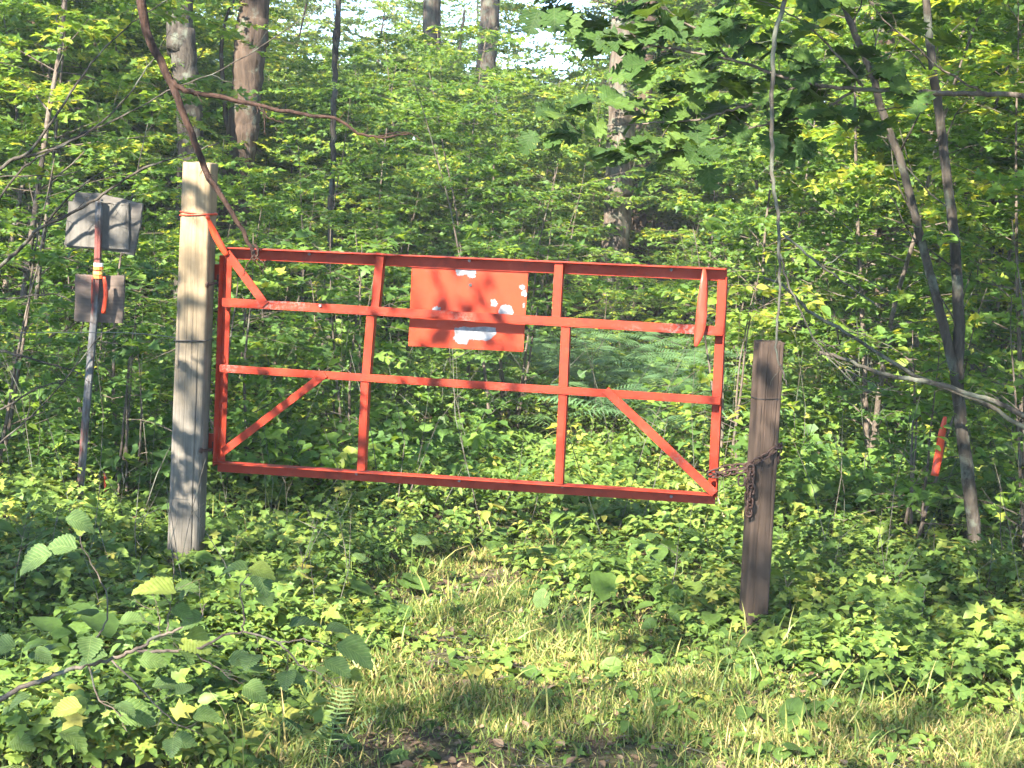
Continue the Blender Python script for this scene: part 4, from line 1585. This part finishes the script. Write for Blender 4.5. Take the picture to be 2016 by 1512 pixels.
# --- individual saplings and shrubs behind the gate
r = random.Random(23)
near = [
    ('shrub1', 2.05, 7.7, 1.0, 'low leafy shrub just right of and behind the dark brown post'),
    ('sap1', 2.9, 8.3, .8, 'bushy maple sapling filling the right edge beside the orange survey ribbon'),
    ('shrub3', 2.6, 7.3, .95, 'leafy shrub at the foot of the twin-stemmed tree on the right edge'),
    ('shrub2', -1.55, 8.5, 1.0, 'leafy shrub directly behind the pale gate post'),
    ('sap0', -2.35, 9.0, .75, 'leafy sapling right behind the old sign boards'),
    ('shrub3', -2.9, 8.3, 1.0, 'dense leafy shrub at the far left edge beside the old sign pole'),
    ('shrub0', -2.1, 8.1, 1.0, 'low leafy shrub at the foot of the old sign pole'),
    ('shrub2', -0.95, 9.4, 1.0, 'leafy shrub seen through the lower left brace of the gate'),
    ('sap2', -0.35, 11.6, .62, 'leafy sapling seen left of the red sheet through the gate'),
    ('shrub3', 0.0, 10.8, 1.05, 'leafy shrub seen directly below the red sheet of the gate'),
    ('sap3', 1.75, 10.6, .62, 'leafy maple sapling behind the gate\'s free upper corner'),
    ('shrub1', 1.45, 9.6, 1.15, 'leafy shrub seen through the lower right bay of the gate'),
    ('sap4', 2.3, 9.6, .72, 'tall leafy sapling rising behind the dark brown post'),
    ('sap3', -1.9, 10.6, .9, 'leafy sapling behind the gate\'s hinge side, below the two big trunks at left'),
    ('sap1', 0.85, 14.6, .8, 'sunlit sapling closing the far end of the overgrown track'),
    ('sap4', -3.4, 10.2, .95, 'tall leafy sapling in the upper left corner behind the bare boughs'),
    ('sap1', 2.80, 6.7, .72, 'leafy sapling partly hiding the twin-stemmed tree from the right edge'),
    ('sap4', 3.35, 7.9, .95, 'near maple sapling spreading leaves over the top right corner'),
    ('sap2', 3.6, 10.2, 1.05, 'tall bright maple sapling in the upper right corner'),
]
for i, (k, x, y, s_, lab) in enumerate(near):
    s_ = fit(x, y, k, s_, 0.2) or s_ * 0.3
    plant(k, 'shrub' if k[:2] == 'sh' else 'sapling', (x, y, gz(x, y)), r.uniform(0, 6.28), s_, lab, 'shrub' if k[:2] == 'sh' else 'sapling',
          None, 'foliage' if k[:2] == 'sh' else 'crown')
cnt = 0
tries = 0
placed = []
while cnt < 44 and tries < 3000:
    tries += 1
    y = r.uniform(9.5, 17)
    x = r.uniform(-0.40 * y, 0.42 * y)
    trackx = 0.75 + (y - 7) * 0.02
    if abs(x - trackx) < 0.85 and y < 14.5: continue
    if any((x - a) ** 2 + (y - b) ** 2 < 0.5 for a, b in placed): continue
    kk_ = f'shrub{r.randrange(4)}' if r.random() < .45 else f'sap{r.randrange(5)}'
    ss_ = fit(x, y, kk_, r.uniform(.75, 1.15), .3)
    if ss_ is None: continue
    placed.append((x, y))
    if kk_[:2] == 'sh':
        plant(kk_, 'shrub', (x, y, gz(x, y)), r.uniform(0, 6.28), ss_, 'leafy shrub lost among its neighbours in the thicket behind the gate', 'shrub', 'shrubs of the thicket behind the gate', 'foliage')
    else:
        plant(kk_, 'sapling', (x, y, gz(x, y)), r.uniform(0, 6.28), ss_, 'slender leafy sapling lost among its neighbours in the thicket behind the gate', 'sapling', 'saplings of the thicket behind the gate')
    cnt += 1


# --- far woodland: one mass, scattered with geometry nodes from whole-tree meshes
SRC = bpy.data.collections.new('woodland_sources')
src_index = {}
for i, k in enumerate(sorted(KINDS)):
    st_me, cr_me, st_, cr, mt, bk = KINDS[k]
    V = np.vstack([st_[0], cr[0]])
    T = np.vstack([st_[1], cr[1] + len(st_[0])])
    A = np.concatenate([np.full(len(st_[0]), .5), cr[2]])
    me = tri_mesh('src_' + k, V, T, None, A, True,
                  np.concatenate([np.zeros(len(st_[1])), np.ones(len(cr[1]))]), [M[bk], M[mt]])
    o = bpy.data.objects.new('src_%02d_' % i + k, me)
    SRC.objects.link(o)
    src_index[k] = i


def gn_scatter(name, pts, label, coll=SRC):
    """pts: (x, y, z, rotz, scale, index)"""
    me = bpy.data.meshes.new(name)
    P = np.array(pts, float)
    me.vertices.add(len(P))
    me.vertices.foreach_set('co', P[:, :3].astype(np.float32).ravel())
    a = me.attributes.new('rot', 'FLOAT_VECTOR', 'POINT')
    rv = np.zeros((len(P), 3), np.float32)
    rv[:, 2] = P[:, 3]
    if P.shape[1] > 6: rv[:, :2] = P[:, 6:8]
    a.data.foreach_set('vector', rv.ravel())
    a = me.attributes.new('scl', 'FLOAT', 'POINT')
    a.data.foreach_set('value', P[:, 4].astype(np.float32))
    a = me.attributes.new('idx', 'INT', 'POINT')
    a.data.foreach_set('value', P[:, 5].astype(np.int32))
    o = link(name, me)
    ng = bpy.data.node_groups.new(name, 'GeometryNodeTree')
    ng.interface.new_socket('Geometry', in_out='INPUT', socket_type='NodeSocketGeometry')
    ng.interface.new_socket('Geometry', in_out='OUTPUT', socket_type='NodeSocketGeometry')
    gi, go = ng.nodes.new('NodeGroupInput'), ng.nodes.new('NodeGroupOutput')
    ci = ng.nodes.new('GeometryNodeCollectionInfo')
    ci.inputs['Collection'].default_value = coll
    ci.inputs['Separate Children'].default_value = True
    ci.inputs['Reset Children'].default_value = True
    ip = ng.nodes.new('GeometryNodeInstanceOnPoints')
    ip.inputs['Pick Instance'].default_value = True

    def attr(nm, ty):
        n_ = ng.nodes.new('GeometryNodeInputNamedAttribute')
        n_.data_type = ty
        n_.inputs['Name'].default_value = nm
        return [s for s in n_.outputs if s.enabled and s.name == 'Attribute'][0]
    ng.links.new(gi.outputs[0], ip.inputs['Points'])
    ng.links.new(ci.outputs[0], ip.inputs['Instance'])
    ng.links.new(attr('idx', 'INT'), ip.inputs['Instance Index'])
    ng.links.new(attr('rot', 'FLOAT_VECTOR'), ip.inputs['Rotation'])
    ng.links.new(attr('scl', 'FLOAT'), ip.inputs['Scale'])
    ng.links.new(ip.outputs[0], go.inputs[0])
    md = o.modifiers.new('scatter', 'NODES')
    md.node_group = ng
    return tag(o, label, None, None, 'stuff')


pts = []
r = random.Random(77)


def try_add(x, y, k, s_):
    s_ = fit(x, y, k, s_, loose=k[0] in 'pt' and y > 34 and r.random() < 0.4)
    if s_ is None: return False
    pts.append((x, y, gz(x, y), r.uniform(0, 6.28), s_, src_index[k]))
    return True


for i in range(520):                       # understory to 45 m
    y = 15 + 32 * r.random() ** 1.2
    x = r.uniform(-0.42 * y - 1, 0.42 * y + 1)
    try_add(x, y, f'shrub{r.randrange(4)}' if r.random() < .3 else f'sap{r.randrange(5)}', r.uniform(.8, 1.25))
for i in range(150):                       # pole trees 17..80 m
    y = 20 + 60 * r.random() ** 0.9
    x = r.uniform(-0.42 * y - 2, 0.42 * y + 2)
    try_add(x, y, f'pole{r.randrange(4)}', r.uniform(.7, 1.2))
for i in range(22):
    y = 42 + 55 * r.random()
    x = r.uniform(-0.42 * y - 2, 0.42 * y + 2)
    try_add(x, y, f'tall{r.randrange(2)}', r.uniform(.8, 1.1))
gn_scatter('woodland', pts, 'dense green woodland of saplings and trees stretching away behind the gate')

# unseen trees behind and beside the camera, placed to dapple and shade the view
cpts = []
CT_ = [(-6.5, -5.0, 'tall0', 1.0), (-3.6, -8.5, 'tall1', .95), (-9.5, -1.5, 'tall1', 1.0), (1.5, -9.5, 'tall0', .95), (-8.0, -10, 'tall0', 1.1), (-11, 4, 'tall1', 1.0), (6.5, -6, 'tall1', 1.0),
      (-4.8, -2.0, 'pole1', .8), (-7.6, 3.5, 'pole3', .8), (8.5, 3, 'tall0', .9), (9, -1.5, 'pole2', .9), (-2.0, -5.2, 'pole2', .85), (-13, -6, 'tall0', 1.1), (3.5, -13, 'tall1', 1), (-5, -14, 'tall1', 1.1)]
CT = [(-3.9, 5.0, 'sap4', 1.0), (-2.95, 4.5, 'sap0', .85), (-7.3, -3.3, 'open0', .7), (-13, -9, 'tall1', 1.0), (-6.8, 4.6, 'open1', .9), (6.5, -6, 'tall1', 1.0), (9, 2, 'tall0', .9), (2.9, 4.9, 'sap1', 1.0), (3.5, -13, 'tall1', 1), (3.9, 4.2, 'oaktop', 1)]
for x, y, k, s_ in CT:
    cpts.append((x, y, 0, x * 3 + y, s_, src_index[k], 0, 0))
# whole saplings tipped over in mid-air out of view, added to cast dapples
cpts.append((3.9, 4.2, 3.6, 0.15, 1.0, src_index['sap4'], 0, R(-78)))
cpts.append((3.6, 3.4, 4.4, 0.0, 0.9, src_index['sap3'], 0, R(-82)))
cpts.append((-4.8, 3.6, 3.7, 0.05, 1.0, src_index['spray'], 0, R(80)))
cpts.append((-4.8, 2.2, 4.3, -0.1, 1.1, src_index['spray'], 0, R(84)))
cpts.append((-4.2, 0.2, 3.2, -0.05, 1.0, src_index['spray'], 0, R(82)))
cpts.append((3.2, 1.2, 3.4, 0.1, 1.0, src_index['spray'], 0, R(-82)))
cpts.append((-5.2, -0.6, 5.2, 0.0, 1.3, src_index['spray'], 0, R(80)))
gn_scatter('dapple_trees', cpts, 'tall leafy trees standing round the clearing beyond the picture\'s edges')


# ---------------------------------------------------------------- ground plants
def frustum_pts(n, y0, y1, q, margin=0.5):
    """random ground points inside the view, denser close up"""
    y = y0 * (y1 / y0) ** q.random(n)
    x = (q.random(n) * 2 - 1) * (0.36 * y + margin)
    return x, y


def grassy(x, y):
    """0 = herbs, 1 = mown/open track"""
    cx = np.interp(y, [4.4, 5.0, 5.5, 6.0, 6.6, 7.1], [0.55, 0.42, 0.12, -0.05, -0.17, -0.12])
    w = np.interp(y, [4.4, 5.0, 5.5, 6.0, 6.6, 7.1], [1.2, 0.95, 0.56, 0.38, 0.24, 0.06])
    a = np.clip(1.75 - np.abs(x - cx) / w, 0, 1)
    b = np.clip((5.35 - y) / 0.3, 0, 1) * np.clip((x - 0.75) / 0.35, 0, 1)
    return np.maximum(a * (y < 7.2), b)


def bare(x, y):
    """open soil along the bottom edge of the track"""
    return np.clip((4.95 - y) / 0.25, 0, 1) * np.clip((x + 0.75) / 0.2, 0, 1) * np.clip((0.95 - x) / 0.3, 0, 1)


q = np.random.default_rng(3)
gzv = np.vectorize(gz)


def herb_layer(name, n, y0, y1, label, tpl_hi, tpl_lo, hmin, hmax, lsize, tilt, per, mat, tintc, dens, q):
    x, y = frustum_pts(n, y0, y1, q)
    keep = q.random(n) < dens(x, y) * (1 - 0.8 * bare(x, y))
    x, y = x[keep], y[keep]
    n = len(x)
    cl = np.array([noise.noise(Vector((a * 1.3, b * 1.3, hmax * 10))) for a, b in zip(x, y)])
    H = (hmin + (hmax - hmin) * np.clip(0.5 + cl, 0, 1)) * q.uniform(.6, 1.15, n)
    H *= 1 - 0.75 * grassy(x, y)
    H *= 1 - 0.7 * np.exp(-((x - 0.97) / 0.28) ** 2 - ((y - 5.72) / 0.3) ** 2)
    z0 = gzv(x, y)
    pos, hd, sz = [], [], []
    X = np.repeat(x, per); Y = np.repeat(y, per); Hh = np.repeat(H, per); Z = np.repeat(z0, per)
    k = len(X)
    a = q.uniform(0, 2 * math.pi, k)
    ls = lsize * q.uniform(.45, 1.25, k) * np.repeat(q.uniform(.6, 1.3, n), per)
    rad = ls * q.uniform(.1, .9, k)
    hf = q.uniform(0.45, 1.0, k)
    pos = np.stack([X + np.cos(a) * rad, Y + np.sin(a) * rad, Z + Hh * hf], 1)
    hd = np.stack([np.cos(a), np.sin(a), q.uniform(-.5, .25, k)], 1)
    nrm = up_normals(k, tilt, q)
    nrm[:, 0] += np.cos(a) * .25
    nrm[:, 1] += np.sin(a) * .25 - 0.1
    tint = np.clip(np.repeat(q.normal(tintc[0], tintc[1], n), per) + q.normal(0, .1, k), 0, 1)
    hi = Y < 9.5
    parts = []
    for msk, tp in ((hi, tpl_hi), (~hi, tpl_lo)):
        if msk.any(): parts.append(leaves(tp, pos[msk], nrm[msk], hd[msk], ls[msk], tint[msk]))
    V, T, A = cat(parts)
    print(name, n, len(T))
    me = tri_mesh(name, V, T, M[mat], A, True)
    return tag(link(name, me), label, None, None, 'stuff')


herb_layer('ground_cover', 17000, 4.2, 16, 'low green leafy herbs carpeting the forest floor', OVATE, OVATE_LO, .04, .30, .046, .36, 7, 'herb', (.45, .22), lambda x, y: 1 - 0.93 * grassy(x, y), q)
def patchy(x, y, sc_, off, lo=0.0):
    v = np.array([noise.noise(Vector((a * sc_, b * sc_, off))) for a, b in zip(x, y)])
    return np.clip(lo + (v + 0.05) * 5, 0, 1)


herb_layer('lobed_herbs', 6500, 4.2, 14, 'clumps of pale lobed-leaved herbs among the ground cover', MAPLE, MAPLE_LO, .08, .34, .055, .38, 6, 'herb', (.40, .18), lambda x, y: (1 - 0.85 * grassy(x, y)) * patchy(x, y, 1.1, 3.7), q)
herb_layer('dark_low_herbs', 5000, 4.2, 12, 'low clumps of darker small-leaved herbs', OVATE, OVATE_LO, .03, .16, .032, .5, 9, 'herb', (.2, .15), lambda x, y: (1 - 0.6 * grassy(x, y)) * patchy(x, y, 1.5, 8.2), q)
herb_layer('track_herbs', 2600, 7.3, 15, 'bright low herbs carpeting the old track beyond the gate', OVATE_LO, OVATE_LO, .10, .30, .075, .3, 7, 'herb', (.5, .2), lambda x, y: np.exp(-((x - 0.75) / 0.9) ** 2), q)
herb_layer('broad_leaved_herbs', 900, 4.3, 13, 'larger round-leaved herbs scattered in the ground cover', ROUND, OVATE_LO, .10, .28, .10, .35, 3, 'herb', (.35, .2), lambda x, y: 1 - 0.85 * grassy(x, y), q)
herb_layer('small_clover_leaves', 6000, 4.2, 7.5, 'tiny low leaves mixed into the grass of the track', OVATE_LO, OVATE_LO, .02, .07, .034, .5, 5, 'herb', (.5, .25), lambda x, y: 0.4 + 0.0 * grassy(x, y), q)
herb_layer('tall_undergrowth', 3200, 7.9, 16, 'knee-high leafy undergrowth behind the gate', MAPLE_LO, MAPLE_LO, .25, .60, .075, .5, 7, 'maple', (.4, .2), lambda x, y: np.where(np.abs(x - 0.7) < 0.8, 0.15, 0.9), q)


def grass_layer(name, n, y0, y1, label, hlo, hhi, dens, tintc, q, w=0.0032, droop=0.5, mat='grass'):
    x, y = frustum_pts(n, y0, y1, q, 0.3)
    cl = np.array([noise.noise(Vector((a * 2.3, b * 2.3, 9.1))) for a, b in zip(x, y)])
    keep = q.random(n) < np.clip(dens(x, y) * (0.75 + 1.1 * cl) * (1 - 0.88 * bare(x, y)), 0, 1)
    x, y, cl = x[keep], y[keep], cl[keep]
    n = len(x)
    H = q.uniform(hlo, hhi, n) * (0.8 + 0.9 * np.clip(cl, -.3, .6))
    a = q.uniform(0, 2 * math.pi, n)
    dr = q.uniform(.1, 1.0, n) * droop
    z = gzv(x, y)
    wv = w * q.uniform(.7, 1.4, n)
    pa = q.uniform(0, math.pi, n)
    sx, sy = np.cos(pa) * wv, np.sin(pa) * wv
    rows = []
    for t, ww in ((0, 1.0), (.35, .95), (.7, .7), (1.0, 0)):
        ox, oy = np.cos(a) * H * dr * t * t, np.sin(a) * H * dr * t * t
        zz = z - 0.01 + H * (t - 0.35 * dr * t * t)
        if ww > 0:
            rows.append(np.stack([x + ox - sx * ww, y + oy - sy * ww, zz], 1))
            rows.append(np.stack([x + ox + sx * ww, y + oy + sy * ww, zz], 1))
        else:
            rows.append(np.stack([x + ox, y + oy, zz], 1))
    V = np.stack(rows, 1)
    T0 = np.array([(0, 1, 3), (0, 3, 2), (2, 3, 5), (2, 5, 4), (4, 5, 6)])
    T = T0[None] + (np.arange(n) * 7)[:, None, None]
    tint = np.repeat(np.clip(q.normal(tintc[0], tintc[1], n), 0, 1), 7)
    print(name, n)
    me = tri_mesh(name, V.reshape(-1, 3), T.reshape(-1, 3), M[mat], tint)
    return tag(link(name, me), label, None, None, 'stuff')


grass_layer('grass', 260000, 4.2, 7.6, 'thin yellowish green grass along the middle of the track', .025, .085, lambda x, y: 0.12 + 0.9 * grassy(x, y), (.40, .28), q, 0.0026, 1.1)
grass_layer('tall_grass', 26000, 4.2, 12, 'longer loose grass blades among the herbs', .08, .24, lambda x, y: 0.16 + 0.12 * grassy(x, y), (.38, .22), q, 0.003, 1.0)

# dead leaves and fallen twigs on the open soil
n = 4200
x, y = frustum_pts(n, 4.2, 8, q)
keep = q.random(n) < 0.2 + 0.35 * grassy(x, y) + 0.3 * bare(x, y)
x, y = x[keep], y[keep]
n = len(x)
V, T, A = leaves(OVATE, np.stack([x, y, gzv(x, y) + q.uniform(.004, .02, n)], 1), up_normals(n, .5, q), q.normal(0, 1, (n, 3)), q.uniform(.018, .05, n), q.random(n))
tag(link('leaf_litter', tri_mesh('leaf_litter', V, T, M['litter'], A)), 'brown dead leaves scattered on the soil', None, None, 'stuff')
mb = MB()
r = random.Random(8)
for i in range(420):
    y_ = r.uniform(4.3, 7.5)
    x_ = r.uniform(-0.36 * y_, 0.36 * y_)
    if r.random() > 0.25 + 0.7 * float(grassy(np.array([x_]), np.array([y_]))[0]): continue
    a_ = r.uniform(0, 6.28)
    L = r.uniform(.05, .22)
    p = Vector((x_, y_, gz(x_, y_) + .012))
    mb.tube([p, p + Vector((math.cos(a_), math.sin(a_), .05)) * L * .5, p + Vector((math.cos(a_ + .3), math.sin(a_ + .3), .1)) * L], [.0026, .002, .001], 4)
o = mb.build('fallen_twigs', M['dead_grey'], None)
tag(o, 'small dry twigs lying on the ground of the track', None, None, 'stuff')


mb = MB()
r = random.Random(19)
for i in range(330):
    y_ = r.uniform(5.4, 13)
    x_ = r.uniform(-0.38 * y_, 0.38 * y_)
    if float(grassy(np.array([x_]), np.array([y_]))[0]) > .3 or (abs(x_ - .7) < .8 and r.random() < .7): continue
    L = r.uniform(.25, .6) if y_ < 7 else r.uniform(.4, 1.3)
    p = Vector((x_, y_, gz(x_, y_)))
    d = Vector((r.uniform(-.4, .4), r.uniform(-.3, .3), 1)).normalized()
    q1 = p + d * L * .5
    d2 = (d + Vector((r.uniform(-.3, .3), r.uniform(-.3, .3), 0))).normalized()
    q2 = q1 + d2 * L * .5
    w_ = r.uniform(.0016, .0032)
    mb.tube([p, q1, q2], [w_, w_ * .8, w_ * .4], 4)
    for k_ in range(r.randint(0, 3)):
        b_ = q1.lerp(q2, r.random())
        mb.tube([b_, b_ + Vector((r.uniform(-1, 1), r.uniform(-1, 1), r.uniform(.1, 1))).normalized() * L * .25], [w_ * .6, w_ * .3], 3)
o = mb.build('dry_stems', M['dead_grey'], None)
tag(o, 'thin dry dead stalks standing among the green undergrowth', None, None, 'stuff')


# ---------------------------------------------------------------- ferns
def frond(L, npair, wid, q, tint, arch=0.5):
    """one frond along +X from the origin, returns V, T, A"""
    pos, hd, nr, sz, tn = [], [], [], [], []
    curve = lambda t: (L * t * (1 - .12 * t), 0.0, L * (0.55 * t - arch * t * t))
    for i in range(npair):
        t = 0.12 + 0.88 * i / npair
        p = curve(t)
        w = wid * math.sin(math.pi * min(1, 0.18 + 0.82 * (1 - t) ** 0.8)) ** 0.8 * (1 if t < .95 else .6)
        for sg in (-1, 1):
            pos.append(p); hd.append((.35, sg, -.15)); nr.append((-0.1, sg * .15, 1)); sz.append(w); tn.append(tint)
    V0 = np.array([(0, 0, 0), (.08, .055, .01), (.5, .05, .0), (1, 0, -.12), (.5, -.05, 0), (.08, -.055, .01)])
    T0 = np.array([(0, 1, 5), (1, 2, 5), (5, 2, 4), (2, 3, 4)])
    V, T, A = leaves((V0, T0), np.array(pos), np.array(nr, float), np.array(hd, float), np.array(sz), np.array(tn))
    mb = MB()
    mb.tube([curve(t) for t in np.linspace(0, 1, 7)], taper(7, .0022, .0008), 3, 0, cap=False)
    v2, t2 = mb.arrays()
    return np.vstack([V, v2]), np.vstack([T, t2 + len(V)]), np.concatenate([A, np.full(len(v2), tint)])


def rotz(V, a):
    c, s_ = math.cos(a), math.sin(a)
    return V @ np.array([[c, s_, 0], [-s_, c, 0], [0, 0, 1]])


# bracken bed on the track behind the gate
parts = []
r = random.Random(31)
for i in range(150):
    y_ = r.uniform(10.2, 15)
    x_ = 0.8 + r.gauss(0, 0.5)
    for k in range(r.randint(2, 4)):
        V, T, A = frond(r.uniform(.28, .5), 13, r.uniform(.09, .14), q, r.uniform(.1, .8), .35)
        V = rotz(V, r.uniform(0, 6.28)) + np.array([x_, y_, gz(x_, y_) + r.uniform(.12, .42)])
        parts.append((V, T, A))
V, T, A = cat(parts)
tag(link('bracken', tri_mesh('bracken', V, T, M['fern'], A)), 'bluish green bracken covering the old track behind the gate', None, None, 'stuff')

for i, (px_, py_, nfr, L, lab) in enumerate(((640, 1500, 4, .26, 'small upright fern at the bottom edge left of centre'), (60, 1490, 5, .30, 'small fern in the bottom left corner under the serrated leaves'),
                                             (1200, 770, 6, .75, 'fern with arched fronds seen right of the middle upright'), (575, 1490, 2, .2, 'tiny curled fern at the bottom edge beside the upright fern'))):
    b = onground(px_, py_ + 20) if i != 2 else Vector((0.95, 9.6, 0))
    root = empty('fern', b, lab, 'fern')
    r = random.Random(50 + i)
    for k in range(nfr):
        V, T, A = frond(L * r.uniform(.9, 1.3), 15, L * .20, q, 1.0 if i != 2 else .4, .35)
        if i in (0, 3):      # near vertical fronds
            V = V @ np.array(Matrix.Rotation(R(-38), 3, 'Y')).T
        V = rotz(V, r.uniform(-.4, .4) + k * 6.28 / nfr + i)
        if i == 2: V = V + np.array([0, 0, .25])
        link('frond', tri_mesh('frond', V, T, M['fern'], A), root)

# a few big single leaves noticed in the ground cover
r = random.Random(61)
for px_, py_, Y_, sz, lab, hx in ((812, 1065, 6.4, .085, 'large round grey-green leaf below the gate\'s bottom rail at left', 1), (692, 1100, 6.3, .075, 'large dark round leaf left of the big grey-green leaf', 1),
                                  (1065, 1195, 6.1, .08, 'upright pale green pointed leaf at the right edge of the grass', 0), (1830, 1290, 5.5, .085, 'large pale upright leaf in front of the dark gap at lower right', .3),
                                  (1740, 1270, 5.6, .085, 'broad oval leaf lying left of the large pale upright leaf', -1), (1900, 1265, 5.65, .09, 'broad glossy oval leaf at lower right beside the dark gap', .9)):
    b = at(px_, py_, Y_)
    root = empty('plant', Vector((b.x, b.y, gz(b.x, b.y))), lab, 'plant')
    mb = MB()
    mb.tube([root.location - Vector((0, 0, .02)), b], [.0025, .002], 4)
    mb.build('stem', M['grass'], root)
    me = tri_mesh('broad_leaf', ROUND[0], ROUND[1], M['hazel'], np.full(len(ROUND[0]), .5 if hx in (0, .3) else .3))
    nrm = Vector((0.1, -.45, 1)) if hx not in (0, .3) else Vector((-.3, -1, .3))
    place_leaf(me, root, b, nrm, Vector((hx, 0.1, .1 if hx not in (0, .3) else 1.4)), sz).name = 'leaf'

for o_ in bpy.data.objects:
    if o_.name.startswith('twig'): o_['kind'] = 'stuff'
print('objects', len(bpy.data.objects), 'tris', sum(len(m_.polygons) for m_ in bpy.data.meshes))
